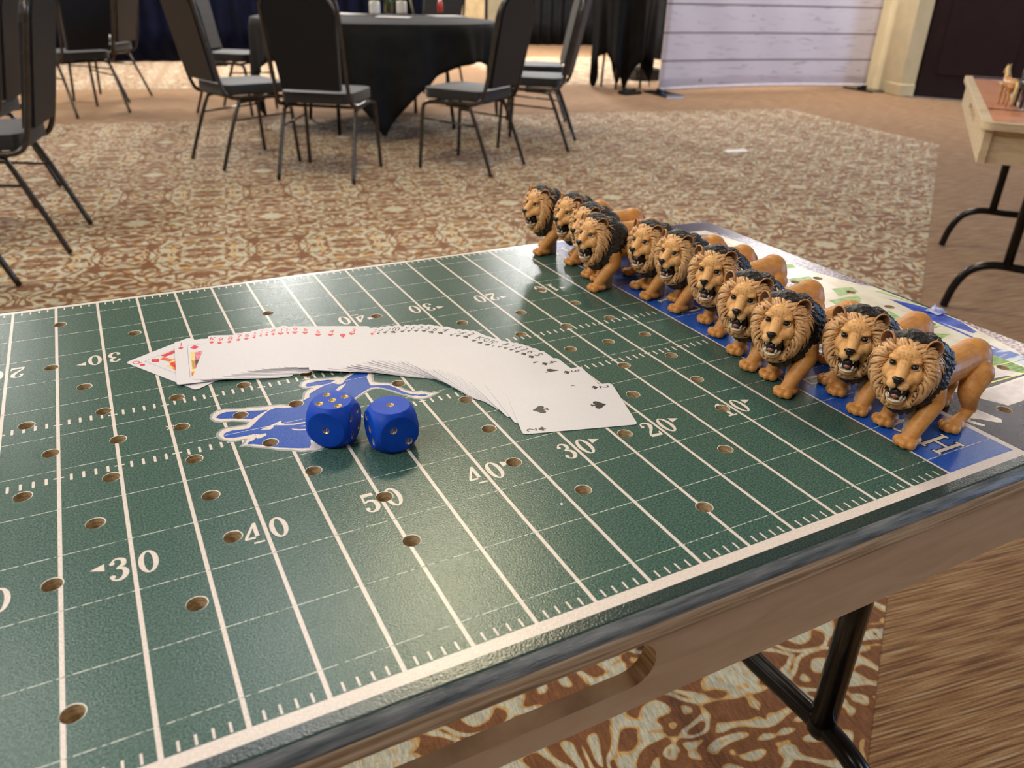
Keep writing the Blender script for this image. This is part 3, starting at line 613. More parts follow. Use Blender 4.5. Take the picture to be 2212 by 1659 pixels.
EM_OUT = [(58.3, 321.0), (51.4, 307.7), (48.9, 297.4), (52.5, 293.9), (59.1, 290.5), (64.0, 282.6), (67.4, 273.4), (71.2, 268.4), (78.3, 266.7), (82.8, 260.9), (92.0, 258.2), (86.2, 255.1), (79.2, 252.0), (72.5, 252.0), (67.2, 255.5), (63.2, 262.5), (57.6, 270.4), (52.9, 278.4), (48.8, 283.0), (42.7, 284.7), (36.8, 281.0), (31.0, 277.4), (25.0, 272.9), (14.9, 266.4), (6.9, 254.4), (-4.8, 237.6), (-13.6, 224.1), (-15.2, 213.9), (-21.9, 211.2), (-26.8, 213.5), (-31.9, 215.1), (-38.6, 219.9), (-46.2, 224.2), (-52.0, 229.5), (-60.2, 234.9), (-64.8, 238.8), (-69.2, 240.0), (-65.7, 244.2), (-63.3, 249.0), (-65.4, 248.3), (-69.4, 247.6), (-74.4, 249.5), (-78.9, 254.6), (-81.0, 260.7), (-80.3, 265.6), (-76.4, 270.0), (-72.2, 271.6), (-64.4, 270.7), (-58.9, 270.0), (-56.9, 271.8), (-61.2, 274.8), (-67.0, 278.4), (-74.1, 279.3), (-79.1, 283.0), (-81.3, 289.6), (-79.4, 296.3), (-74.7, 300.9), (-68.9, 301.1), (-59.6, 297.2), (-51.5, 296.0), (-43.5, 293.4), (-35.3, 292.0), (-28.7, 290.9), (-24.3, 287.5), (-18.1, 291.7), (-11.9, 291.9), (-8.5, 301.8), (-3.8, 306.1), (0.3, 307.5), (-2.4, 307.6), (-7.3, 309.9), (-8.8, 314.9), (-5.4, 321.1), (0.0, 324.3), (8.0, 322.9), (16.7, 320.1), (24.0, 319.0), (27.9, 316.1), (34.8, 319.9), (41.6, 322.7), (47.9, 327.0)]
EM_BLUE = [(52.0, 327.5), (51.7, 317.4), (45.6, 308.0), (43.9, 294.1), (44.1, 291.8), (50.9, 289.3), (57.5, 286.1), (61.0, 279.6), (64.2, 270.1), (67.9, 264.6), (72.4, 261.5), (78.1, 258.8), (80.2, 256.8), (76.1, 256.2), (71.3, 258.8), (67.6, 261.5), (62.2, 267.2), (57.5, 275.4), (52.4, 282.5), (48.0, 286.2), (42.8, 287.9), (37.1, 284.7), (31.0, 280.5), (25.0, 275.9), (12.5, 267.5), (3.1, 256.2), (-10.8, 240.3), (-19.0, 228.3), (-21.9, 228.0), (-23.1, 221.7), (-25.3, 218.1), (-29.3, 219.3), (-37.7, 223.6), (-45.3, 228.0), (-52.5, 234.6), (-59.3, 239.5), (-63.3, 240.9), (-61.5, 243.9), (-58.2, 244.9), (-55.1, 248.6), (-55.4, 253.1), (-57.4, 253.2), (-64.4, 253.3), (-70.5, 254.1), (-75.5, 256.5), (-76.4, 260.3), (-74.3, 263.7), (-69.4, 265.0), (-62.5, 263.5), (-57.8, 263.1), (-52.6, 268.9), (-47.2, 275.7), (-39.7, 283.7), (-33.2, 286.2), (-27.1, 282.8), (-20.5, 281.7), (-15.4, 281.3), (-11.8, 288.8), (-6.0, 292.3), (-4.5, 297.9), (2.7, 303.1), (9.2, 306.7), (16.6, 309.9), (20.8, 304.7), (23.9, 304.3), (29.5, 311.9), (38.2, 318.3), (44.9, 322.4), (48.7, 326.6)]
EM_ARM = [(-39.4, 285.1), (-51.1, 289.0), (-60.5, 292.4), (-68.3, 295.0), (-73.4, 293.5), (-76.9, 289.5), (-73.8, 285.8), (-67.7, 283.7), (-60.3, 279.9), (-53.0, 275.6), (-46.1, 280.9)]
EM_LEG = [(10.5, 307.8), (4.6, 309.9), (-2.7, 310.3), (-4.0, 313.8), (-1.0, 316.9), (6.4, 316.8), (15.6, 316.0), (20.8, 312.9), (16.8, 310.3)]
EM_EYE = [(-50.9, 257.6), (-42.0, 261.2), (-33.8, 264.8), (-34.9, 261.6), (-32.7, 258.6), (-26.7, 256.3), (-18.0, 255.6), (-18.5, 253.9), (-27.1, 254.3), (-34.7, 257.3), (-40.3, 259.9), (-42.0, 256.7), (-44.2, 255.0)]
EM_NOSE = [(-55.0, 253.0), (-52.3, 250.8), (-48.2, 251.0), (-48.4, 248.1), (-50.7, 246.9), (-53.3, 245.7), (-55.6, 246.1)]
EM_WH = [(-30.3, 249.8), (-24.9, 246.6), (-20.0, 244.6), (-20.4, 243.0), (-25.4, 244.6), (-28.9, 247.0)]
EM_W2 = [(-24.3, 250.6), (-19.4, 250.2), (-19.8, 248.7)]
EM_TH = [(16.3, 295.8), (20.4, 300.4), (27.1, 304.0), (23.7, 298.9), (20.2, 295.1), (17.5, 293.7)]

U = 36.1; X1 = 361.0; FW = 575.0
gt = thing('game_table', 'near wooden folding table with a green football-field print covering its top', 'table', (0, 0, 0), group='folding game tables')
regions = []                                  # (polygon in mm, material key); later ones win
HOLE_R = 5.4
def reg(poly, key): regions.append(([(float(a), float(b)) for a, b in poly], key))
def rect(x0, y0, x1, y1, key): reg([(x0, y0), (x1, y0), (x1, y1), (x0, y1)], key)
TX, TY0, TY1 = 633.0, -15.0, 581.0
OUT = rrect(-TX, TX, TY0, TY1, 26, 8)
reg(OUT, 'rim')
# artwork beyond both end zones
for s in (1, -1):
    def A(poly, key, s=s): reg([(s * x, y) for x, y in poly], key)
    A([(438.5, -8), (607, -8), (TX - 8, 20), (TX - 2, 60), (TX - 2, 560), (TX - 20, 580), (438.5, 580)], 'art_white')
    A([(439, -8), (439, 130), (470, 100), (483, 71), (497, 46), (519, 46), (545, -8)], 'art_dark')
    A([(485, 71), (562, 73), (604, 62), (600, 30), (545, -8), (519, 45), (497, 45)], 'art_pink')
    A([(508, 79), (534, 85), (546, 82), (560, 76), (600, 76), (600, 71), (510, 72.5)], 'art_dark')
    A([(519, 46), (545, -8), (600, -8), (600, 30), (560, 40)], 'art_dark')
    A([(470, 100), (560, 96), (572, 78), (513, 84)], 'art_pink')
    A([(439, 130), (452, 240), (446, 330), (450, 560), (439, 565)], 'art_crowd')
    A([(541, 352), (560, 350), (551, 327), (541, 300), (532, 320)], 'art_crowd')
    A([(560, 350), (591, 346), (584, 333), (551, 327)], 'art_green')
    A([(575, 396), (606, 388), (598, 374), (566, 380)], 'art_green')
    A([(540, 460), (566, 456), (560, 440), (534, 446)], 'art_green')
    A([(581, 305), (607, 300), (602, 286), (569, 283)], 'art_green')
    A([(548, 279), (590, 278.5), (588, 270), (579, 262), (546, 263)], 'art_green')
    A([(577, 183), (587, 190), (597, 180), (581, 178)], 'art_green')
    A([(558, 172), (566, 176), (589, 163), (563, 157), (545, 150)], 'art_green')
    A([(560, 225), (585, 232), (580, 214), (556, 210)], 'art_green')
    A([(581, 119), (581, 84), (569, 77), (558, 90), (560, 112)], 'art_green')
    A([(590, 124), (603, 117), (606, 96), (594, 84), (586, 88), (581, 103), (581, 118)], 'art_wave')
    A([(619, 282), (625, 275), (TX - 2, 236), (TX - 2, 215), (630, 225)], 'art_green')
    A([(614, 256), (624, 236), (631, 215), (TX - 4, 196), (628, 180), (618, 155), (611, 155), (604, 206), (610, 228)], 'art_blue')
    A([(603, 196), (600, 160), (596, 120), (599, 120), (604, 160), (607, 196)], 'art_blue')
    A([(TX, 190), (629, 180), (620, 147), (611, 113), (604, 98), (612, 60), (TX, 40)], 'art_crowd2')
    A([(TX, 290), (624, 298), (616, 322), (606, 360), (604, 420), (610, 480), (600, 560), (612, 581), (TX, 581)], 'art_crowd')
    A([(TX, 500), (616, 500), (606, 545), (540, 548), (439, 562), (439, TY1), (612, TY1), (TX, 575)], 'art_navy')
    A([(439, 548), (520, 540), (560, 520), (600, 505), (602, 520), (560, 545), (470, 562)], 'art_crowd')
    A([(509, 77.2), (509, 78.8), (600, 77.4), (600, 75.6)], 'art_yellow')
    A([(545, 98.3), (545, 99.5), (590, 97), (590, 95.6)], 'art_yellow')
    A([(484, 68.5), (484, 71), (600, 75), (600, 72)], 'cream')
# field, end zones, borders
rect(-438.5, -7.6, 438.5, FW + 5.5, 'cream')
rect(-433.5, 0, 433.5, FW, 'blue')
rect(-X1 - 2.2, 0, X1 + 2.2, FW, 'cream')
rect(-X1, 0, X1, FW, 'green')
rect(X1 - 0.2, 0, X1 + 0.3, FW, 'black'); rect(-X1 - 0.3, 0, -X1 + 0.2, FW, 'black')
reg([(451, 54), (460, 50), (463.7, 42), (461, 48), (464.8, 52.5), (467.4, 51), (470, 33), (465.6, 29.5), (462, 31), (455.5, 39), (448.5, 44.5), (446, 42), (449.5, 32.5), (447, 31.5), (443.5, 36), (439.5, 49)], 'cream')
LW = 1.15
for k in range(-9, 10):
    rect(k * U - LW, 0, k * U + LW, FW, 'cream')
for k in range(-10, 10):
    for j in range(1, 5):
        x = k * U + j * U / 5
        rect(x - 0.6, 0.9 if j else 0, x + 0.6, 6.8, 'cream'); rect(x - 0.6, FW - 6.8, x + 0.6, FW - 0.9, 'cream')
        reg(rrect(x - 0.85, x + 0.85, 323, 330.8, 0.5, 2), 'cream'); reg(rrect(x - 0.85, x + 0.85, 244.2, 252, 0.5, 2), 'cream')
for k in range(-9, 10):
    for y in (325.2, 249.6): rect(k * U - 3.1, y - 0.7, k * U + 3.1, y + 0.7, 'cream')
for s in (1, -1):                              # conversion marks
    reg([(s * 108.5 - 3, 285.5), (s * 108.5 - 2.2, 285), (s * 108.5 + 3, 290.6), (s * 108.5 + 2.2, 291)], 'cream'); reg([(s * 108.5 + 3, 285.5), (s * 108.5 + 2.2, 285), (s * 108.5 - 3, 290.6), (s * 108.5 - 2.2, 291)], 'cream')

# slab-serif numerals in a unit box (width 0.56, height 1)
def ell(cx, cy, rx, ry, n=22): return [(cx + rx * math.cos(2 * PI * i / n), cy + ry * math.sin(2 * PI * i / n)) for i in range(n)]
def stroke(pts, ws):
    P = smooth_path([(a, b, 0) for a, b in pts], 4); n = len(P); L_, R_ = [], []
    for i, p in enumerate(P):
        t = (P[min(i + 1, n - 1)] - P[max(i - 1, 0)]).normalized(); f = i / (n - 1) * (len(ws) - 1); j = min(int(f), len(ws) - 2)
        w_ = ws[j] + (ws[j + 1] - ws[j]) * (f - j); L_.append((p.x - t.y * w_ / 2, p.y + t.x * w_ / 2)); R_.append((p.x + t.y * w_ / 2, p.y - t.x * w_ / 2))
    return [[L_[i], R_[i], R_[i + 1], L_[i + 1]] for i in range(n - 1)]
DIG = {
 '0': [('c', ell(0.28, 0.5, 0.28, 0.5)), ('b', ell(0.28, 0.5, 0.125, 0.43))],
 '1': [('c', [(0.20, 0.05), (0.36, 0.05), (0.36, 1.0), (0.27, 1.0), (0.07, 0.86), (0.07, 0.80), (0.20, 0.84)]), ('c', [(0.06, 0), (0.50, 0), (0.50, 0.07), (0.06, 0.07)])],
 '2': [('c', q_) for q_ in stroke([(0.08, 0.74), (0.14, 0.90), (0.28, 0.96), (0.44, 0.86), (0.44, 0.68), (0.30, 0.46), (0.10, 0.24), (0.04, 0.10)], [0.07, 0.07, 0.07, 0.15, 0.17, 0.12, 0.08, 0.08])]
      + [('c', ell(0.11, 0.74, 0.075, 0.08, 12)), ('c', [(0.02, 0.0), (0.52, 0.0), (0.56, 0.26), (0.50, 0.26), (0.44, 0.14), (0.03, 0.16)])],
 '3': [('c', q_) for q_ in stroke([(0.08, 0.80), (0.18, 0.94), (0.32, 0.95), (0.42, 0.84), (0.40, 0.66), (0.22, 0.54)], [0.06, 0.07, 0.08, 0.15, 0.14, 0.06])]
      + [('c', q_) for q_ in stroke([(0.22, 0.54), (0.40, 0.48), (0.46, 0.30), (0.38, 0.10), (0.22, 0.03), (0.07, 0.12)], [0.06, 0.12, 0.17, 0.14, 0.07, 0.06])]
      + [('c', ell(0.11, 0.79, 0.075, 0.075, 12)), ('c', ell(0.10, 0.20, 0.08, 0.08, 12))],
 '4': [('c', [(0.32, 0.05), (0.45, 0.05), (0.45, 1.0), (0.36, 1.0), (0.0, 0.34), (0.0, 0.24), (0.56, 0.24), (0.56, 0.33), (0.10, 0.33), (0.32, 0.76)]), ('c', [(0.22, 0), (0.55, 0), (0.55, 0.07), (0.22, 0.07)])],
 '5': [('c', [(0.08, 1.0), (0.48, 1.0), (0.50, 0.84), (0.14, 0.84), (0.13, 0.54), (0.06, 0.48)])]
      + [('c', q_) for q_ in stroke([(0.10, 0.52), (0.26, 0.61), (0.42, 0.52), (0.46, 0.30), (0.38, 0.10), (0.20, 0.03), (0.07, 0.12)], [0.05, 0.09, 0.14, 0.17, 0.14, 0.07, 0.06])]
      + [('c', ell(0.10, 0.20, 0.08, 0.08, 12))],
}
def digit(ch, x0, y0, wd, hg, flip):
    for kind, poly in DIG[ch]:
        pts = [(x0 + (a / 0.56) * wd, y0 + b * hg) for a, b in poly]
        if flip is not None: pts = [(2 * flip[0] - a, 2 * flip[1] - b) for a, b in pts]
        reg(pts, 'cream' if kind == 'c' else 'green')
for n in range(1, 10):
    yard = n * 10 if n <= 5 else 100 - n * 10
    cx = (n * 10 - 50) * U / 5
    for far in (False, True):
        fl_ = (cx, 433.0) if far else None; yc = 433.0 if far else 137.5
        tens = str(yard // 10)
        digit(tens, cx - 12.8, yc - 10.3, 10.6, 20.6, fl_); digit('0', cx + 2.3, yc - 10.3, 10.6, 20.6, fl_)
        if yard != 50:
            sgn = -1 if cx < 0 else 1; x0 = cx + sgn * 14.6; x1_ = cx + sgn * 22.0
            reg([(x0, yc + 1.2), (x0, yc + 7.8), (x1_, yc + 4.5)] if not far else [(x0, yc - 1.2), (x0, yc - 7.8), (x1_, yc - 4.5)], 'cream')
# letters of the end zone: upright direction is -x, they read along +y
def slab_letter(ch, yc, s=1):
    B_ = {'H': [[(0, 0), (.34, 0), (.34, .08), (0, .08)], [(.66, 0), (1, 0), (1, .08), (.66, .08)], [(0, .92), (.34, .92), (.34, 1), (0, 1)], [(.66, .92), (1, .92), (1, 1), (.66, 1)], [(.09, 0), (.25, 0), (.25, 1), (.09, 1)], [(.75, 0), (.91, 0), (.91, 1), (.75, 1)], [(.2, .44), (.8, .44), (.8, .54), (.2, .54)]],
          'T': [[(.32, 0), (.68, 0), (.68, .08), (.32, .08)], [(.42, 0), (.58, 0), (.58, 1), (.42, 1)], [(0, .9), (1, .9), (1, 1), (0, 1)], [(0, .72), (.07, .72), (.07, 1), (0, 1)], [(.93, .72), (1, .72), (1, 1), (.93, 1)]],
          'U': [[(0, .92), (.36, .92), (.36, 1), (0, 1)], [(.64, .92), (1, .92), (1, 1), (.64, 1)], [(.09, .2), (.26, .2), (.26, 1), (.09, 1)], [(.76, .2), (.88, .2), (.88, 1), (.76, 1)]] + stroke([(.17, .25), (.24, .08), (.5, .03), (.74, .08), (.82, .25)], [.16, .12, .09, .1, .12]),
          'V': [[(0, .92), (.36, .92), (.36, 1), (0, 1)], [(.64, .92), (1, .92), (1, 1), (.64, 1)], [(.1, 1), (.28, 1), (.58, .05), (.45, 0)], [(.80, 1), (.90, 1), (.55, 0), (.47, .08)]],
          'O': [ell(.5, .5, .5, .5)]}
    for grow, key in ((0.9, 'black'), (0, 'cream')):
        for poly in B_[ch]:
            pts = [(406 - b * 28, yc - 9.5 + a * 19) for a, b in poly]
            if grow:
                mx = sum(p[0] for p in pts) / len(pts); my = sum(p[1] for p in pts) / len(pts)
                pts = [(p[0] + math.copysign(grow, p[0] - mx), p[1] + math.copysign(grow, p[1] - my)) for p in pts]
            reg([(s * a, b) for a, b in pts], key)
    if ch == 'O': reg([(s * (406 - b * 28), yc - 9.5 + a * 19) for a, b in ell(.5, .5, .27, .42)], 'blue')
for ch, yc in (('H', 28.5), ('O', 58.0), ('T', 150.0), ('U', 322.0), ('V', 357.0), ('T', 545.0)): slab_letter(ch, yc)
# emblem of the leaping lion at midfield
def inset(poly, d):
    n = len(poly); area = sum(poly[i][0] * poly[(i + 1) % n][1] - poly[(i + 1) % n][0] * poly[i][1] for i in range(n)); sg = 1 if area > 0 else -1; out = []
    for i in range(n):
        a, b, c = Vector(poly[i - 1]), Vector(poly[i]), Vector(poly[(i + 1) % n]); t = (c - a)
        if t.length < 1e-6: out.append(poly[i]); continue
        t.normalize(); out.append((b.x - sg * t.y * d, b.y + sg * t.x * d))
    return out
reg(EM_OUT, 'silver'); reg(inset(EM_OUT, 1.9), 'cream')
for q_ in (EM_BLUE, EM_ARM, EM_LEG): reg(q_, 'eblue')
for q_ in (EM_EYE, EM_NOSE, EM_WH, EM_W2, EM_TH): reg(q_, 'cream')
for k in range(12):
    y = 18.0 + 48.45 * k; rect(-433.5, y - 0.27, 433.5, y + 0.27, 'seam')
# the lattice of drilled peg holes; those behind the playing figures are drilled too
HX = list(HOLES)
HX += [(-a, b) for a, b in HOLES if a > 200 and abs(a) > 205]
seen = []
for h in HX:
    if all((h[0] - g[0]) ** 2 + (h[1] - g[1]) ** 2 > 196 for g in seen): seen.append(h)
HX = seen
rim0 = len(regions)
for (hx, hy) in HX: reg(ell(hx + 0.25, hy + 0.3, HOLE_R + 0.38, HOLE_R + 0.38, 20), 'holerim')
hole0 = len(regions)
for (hx, hy) in HX: reg(ell(hx, hy, HOLE_R, HOLE_R, 20), 'HOLE')
V_, F_ = [], []
for poly, key in regions:
    ar = sum(poly[i][0] * poly[(i + 1) % len(poly)][1] - poly[(i + 1) % len(poly)][0] * poly[i][1] for i in range(len(poly)))
    if ar < 0: poly = poly[::-1]
    o_ = len(V_); V_ += [Vector(p) for p in poly]; F_.append(list(range(o_, o_ + len(poly))))
rv, re_, rf, ov, oe, of = geometry.delaunay_2d_cdt(V_, [], F_, 1, 1e-4, True)
keys = ['rim', 'cream', 'green', 'blue', 'eblue', 'silver', 'black', 'seam', 'art_white', 'art_pink', 'art_green', 'art_blue', 'art_wave', 'art_crowd', 'art_crowd2', 'art_navy', 'art_dark', 'art_yellow', 'holerim']
faces, mi = [], []
for f, src in zip(rf, of):
    if not src: continue
    k = max(src)
    if regions[k][1] == 'HOLE' or any(j >= hole0 for j in src): continue
    faces.append(tuple(f)); mi.append(keys.index(regions[k][1]))
me = bpy.data.meshes.new('printed_field'); me.from_pydata([(v.x / 1000, v.y / 1000, TT) for v in rv], [], faces)
for k in keys: me.materials.append(M[k])
me.polygons.foreach_set('material_index', mi); me.update()
for p in me.polygons[:1]:
    if p.normal.z < 0: me.flip_normals()
link('printed_field', me, gt)
# slab under the print: rolled-over printed edge, plywood sides
mb = MB(); rings = []
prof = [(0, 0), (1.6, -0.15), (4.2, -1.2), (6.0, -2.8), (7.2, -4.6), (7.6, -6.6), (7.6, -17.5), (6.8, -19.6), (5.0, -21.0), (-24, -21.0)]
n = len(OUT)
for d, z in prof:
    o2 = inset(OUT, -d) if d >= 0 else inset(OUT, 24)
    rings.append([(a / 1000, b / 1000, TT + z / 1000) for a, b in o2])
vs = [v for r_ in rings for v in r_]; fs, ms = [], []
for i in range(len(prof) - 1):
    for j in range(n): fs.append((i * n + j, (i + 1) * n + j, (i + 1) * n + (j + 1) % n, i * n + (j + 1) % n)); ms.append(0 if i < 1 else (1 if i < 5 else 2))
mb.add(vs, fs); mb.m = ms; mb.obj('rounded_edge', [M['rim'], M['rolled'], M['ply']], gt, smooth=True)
mb = MB(); mb.prism([(a / 1000, b / 1000) for a, b in inset(OUT, 6)], TT - 0.0195, TT - 0.0165); mb.obj('tabletop', M['holewood'], gt)
mb = MB()
for (hx, hy) in HX:
    c = ell(hx, hy, HOLE_R, HOLE_R, 20); vs = [(a / 1000, b / 1000, TT) for a, b in c] + [(a / 1000, b / 1000, TT - 0.0166) for a, b in c]
    mb.add(vs, [(i, i + 20, (i + 1) % 20 + 20, (i + 1) % 20) for i in range(20)] + [tuple(reversed(range(20, 40)))])
o = mb.obj('peg_holes', M['holewood'], gt); o['kind'] = 'stuff'
# aprons under the slab; the long ones carry a racetrack hand hole
ZT, ZB = TT - 0.021, TT - 0.094
def racetrack_panel(y0, y1, xa, xb, name='apron'):
    zc, hr, hl = TT - 0.0585, 0.0165, 0.117
    outer = [(xa, ZB), (xb, ZB), (xb, ZT), (xa, ZT)]
    hole = [(hl - hr + hr * math.cos(t), zc + hr * math.sin(t)) for t in [-PI / 2 + PI * i / 12 for i in range(13)]] + [(-hl + hr + hr * math.cos(t), zc + hr * math.sin(t)) for t in [PI / 2 + PI * i / 12 for i in range(13)]]
    tr = geometry.tessellate_polygon([[Vector((a, b, 0)) for a, b in outer], [Vector((a, b, 0)) for a, b in reversed(hole)]])
    al = outer + list(reversed(hole)); n = len(al); mb = MB()
    vs = [(a, y0, b) for a, b in al] + [(a, y1, b) for a, b in al]
    fs = []
    for t in tr: fs.append(tuple(t)); fs.append(tuple(i + n for i in reversed(t)))
    fs += [(i, (i + 1) % 4, (i + 1) % 4 + n, i + n) for i in range(4)]
    h = n - 4; ms = [0] * len(fs)
    for i in range(h): fs.append((4 + i, 4 + (i + 1) % h, 4 + (i + 1) % h + n, 4 + i + n)); ms.append(1)
    mb.add(vs, fs); mb.m = ms
    o = mb.obj(name, [M['maple'], M['ply']], gt)
    bm = bmesh.new(); bm.from_mesh(o.data); bmesh.ops.recalc_face_normals(bm, faces=bm.faces); bm.to_mesh(o.data); bm.free(); return o
racetrack_panel(-0.004, 0.008, -0.62, 0.62); racetrack_panel(0.558, 0.570, -0.62, 0.62)
for x in (-0.62, 0.601):
    mb = MB(); mb.box(x, x + 0.019, 0.008, 0.558, ZB, ZT); mb.obj('apron', M['maple'], gt)
for sx in (1, -1):
    leg_frame(gt, sx * 0.575, 0.03, 0.54, 0.19, TT - 0.02, (0.168, 0.40), -sx * 0.2)
# strip of clear tape lifting at the right edge
mb = MB(); k = 8; vs = []; fs = []
for i in range(k + 1):
    for j in range(k + 1):
        a, b = i / k, j / k; vs.append((0.619 + 0.015 * a, 0.200 + 0.016 * b, TT + 0.0006 + 0.0018 * random.random() * (a + 0.3) + (0.009 * max(0, a - 0.6) * b)))
for i in range(k):
    for j in range(k): q_ = i * (k + 1) + j; fs.append((q_, q_ + k + 1, q_ + k + 2, q_ + 1))
mb.add(vs, fs); o = mb.obj('clear_tape', M['tape'], gt, smooth=True)
o['label'] = 'crumpled piece of clear tape on the blue ribbon print'
mb = MB(); mb.add([(0.100, 0.083, 0), (0.1018, 0.0836, 0), (0.1014, 0.0852, 0), (0.0998, 0.0848, 0)], [(0, 1, 2, 3)]); mb.v = [(a, b, TT + 0.0003) for a, b, c in mb.v]; mb.obj('paper_crumb', M['paper'], gt)

# ---------------------------------------------------------------- dice
M['die'] = mat('blue_lacquered_wood', (0.004, 0.060, 0.50), rough=0.45, spec=0.18, col2=(0.006, 0.075, 0.56), scale=80, bump=0.00006, bscale=500, object_space=True)
M['gold'] = mat('gold_paint', (0.62, 0.42, 0.06), rough=0.38, metal=0.55, col2=(0.72, 0.55, 0.14), scale=900, object_space=True)
FACES = {'t': ((0, 0, 1), (1, 0, 0)), 'b': ((0, 0, -1), (1, 0, 0)), 'f': ((1, 0, 0), (0, 1, 0)), 'k': ((-1, 0, 0), (0, -1, 0)), 'l': ((0, 1, 0), (-1, 0, 0)), 'r': ((0, -1, 0), (1, 0, 0))}
PIPS = {1: [(0, 0)], 2: [(-1, 1), (1, -1)], 3: [(-1, 1), (0, 0), (1, -1)], 4: [(-1, 1), (1, -1), (1, 1), (-1, -1)], 5: [(-1, 1), (1, -1), (1, 1), (-1, -1), (0, 0)], 6: [(-1, 1), (-1, 0), (-1, -1), (1, 1), (1, 0), (1, -1)]}
def make_die(label, x, y, deg, nums, a=0.0156, shift2=None):
    t = thing('die', label, 'die', (x, y, TT + a + 0.0001), math.radians(deg), 'blue dice with gold pips')
    bm = bmesh.new(); bmesh.ops.create_cube(bm, size=2 * a); bmesh.ops.subdivide_edges(bm, edges=bm.edges[:], cuts=35, use_grid_fill=True)
    Rs = a * 1.315
    for v in bm.verts:
        if v.co.length > Rs: v.co = v.co.normalized() * Rs
    me = bpy.data.meshes.new('die_body'); bm.to_mesh(me); bm.free(); me.materials.append(M['die'])
    body = link('die_body', me, t); body.location = (0, 0, 0)
    cut = MB(); pr_ = 0.00205; plist = []
    for k, num in nums.items():
        n_, u_ = (Vector(c) for c in FACES[k]); w_ = n_.cross(u_); sp = a * 0.43
        for (p, q_) in PIPS[num]:
            if shift2 and num == 2: p, q_ = p * 0.8 + 0.25, q_ * 0.8 - 0.2
            c = n_ * a + u_ * p * sp + w_ * q_ * sp; plist.append((c, n_)); cut.sphere(c + n_ * 0.0019, 0.0033, 16, 10)
    co = cut.obj('cut', M['die']); co.parent = t
    bo = body.modifiers.new('b', 'BOOLEAN'); bo.operation = 'DIFFERENCE'; bo.object = co; bo.solver = 'EXACT'
    bpy.context.view_layer.update(); bake(body); bpy.data.objects.remove(co)
    for (c, n_) in plist:
        mb = MB(); vs = []; fs = []; seg = 18; R3 = n_.to_track_quat('Z', 'Y').to_matrix()
        prof = [(0.0, -0.00138), (0.0012, -0.00115), (0.0020, -0.0007), (0.00268, 0.00002)]
        for r_, z in prof:
            for j in range(seg): an = 2 * PI * j / seg; vs.append(c + R3 @ Vector((r_ * math.cos(an), r_ * math.sin(an), z)))
        for i in range(len(prof) - 1):
            for j in range(seg): fs.append((i * seg + j, i * seg + (j + 1) % seg, (i + 1) * seg + (j + 1) % seg, (i + 1) * seg + j))
        mb.add(vs, fs); mb.obj('pip', M['gold'], t, smooth=True)
    return t
make_die('blue wooden die showing five gold pips on top, on the lion emblem', -0.0052, 0.2225, 233, {'t': 5, 'f': 1, 'l': 4, 'r': 3, 'k': 6, 'b': 2})
make_die('blue wooden die showing one gold pip on top, nearer the 50 mark', 0.0290, 0.1990, 270, {'t': 1, 'f': 2, 'r': 3, 'l': 4, 'k': 5, 'b': 6}, shift2=True)

# ---------------------------------------------------------------- spread deck of cards
M['card'] = mat('card_stock', (0.72, 0.70, 0.735), rough=0.42, spec=0.35, col2=(0.70, 0.68, 0.715), scale=500)
M['cred'] = mat('red_ink', (0.72, 0.012, 0.03), rough=0.4, col2=(0.66, 0.012, 0.03), scale=500)
M['cblk'] = mat('black_ink', (0.010, 0.010, 0.011), rough=0.4, col2=(0.016, 0.016, 0.017), scale=500)
M['cyel'] = mat('yellow_ink', (0.80, 0.58, 0.10), rough=0.4, col2=(0.85, 0.7, 0.3), scale=700)
M['corg'] = mat('orange_ink', (0.80, 0.22, 0.02), rough=0.4, col2=(0.7, 0.1, 0.02), scale=700)
M['cpnk'] = mat('pink_ink', (0.75, 0.30, 0.36), rough=0.4, col2=(0.6, 0.05, 0.1), scale=900, lo=0.48, hi=0.52)
SUIT = {
 'D': [[(0, .5), (-.40, 0), (0, -.5), (.40, 0)]],
 'H': [[(0, -.5), (.30, -.12), (.47, .14), (.45, .36), (.30, .48), (.12, .44), (0, .26), (-.12, .44), (-.30, .48), (-.45, .36), (-.47, .14), (-.30, -.12)]],
 'S': [[(0, .5), (.16, .28), (.40, .06), (.46, -.12), (.38, -.27), (.22, -.30), (.06, -.20), (.07, -.36), (.16, -.5), (-.16, -.5), (-.07, -.36), (-.06, -.20), (-.22, -.30), (-.38, -.27), (-.46, -.12), (-.40, .06), (-.16, .28)]],
 'C': [ell(0, .25, .22, .23, 12), ell(-.25, -.08, .22, .23, 12), ell(.25, -.08, .22, .23, 12), [(-.08, .1), (-.04, -.3), (-.15, -.5), (.15, -.5), (.04, -.3), (.08, .1)]]}
def suit_polys(mb, s, cx, cy, size, flip=False, z=0.00005):
    for poly in SUIT[s]:
        pts = [(cx + (-a if flip else a) * size, cy + (-b if flip else b) * size) for a, b in poly]
        ar = sum(pts[i][0] * pts[(i + 1) % len(pts)][1] - pts[(i + 1) % len(pts)][0] * pts[i][1] for i in range(len(pts)))
        if ar < 0: pts = pts[::-1]
        tr = geometry.tessellate_polygon([[Vector((a, b, 0)) for a, b in pts]]); tt = []
        for t in tr:
            A_, B_, C_ = (Vector(pts[i]) for i in t); tt.append(tuple(t) if (B_ - A_).cross(C_ - A_) > 0 else tuple(reversed(t)))
        mb.add([(a, b, z) for a, b in pts], tt)
GL = {}
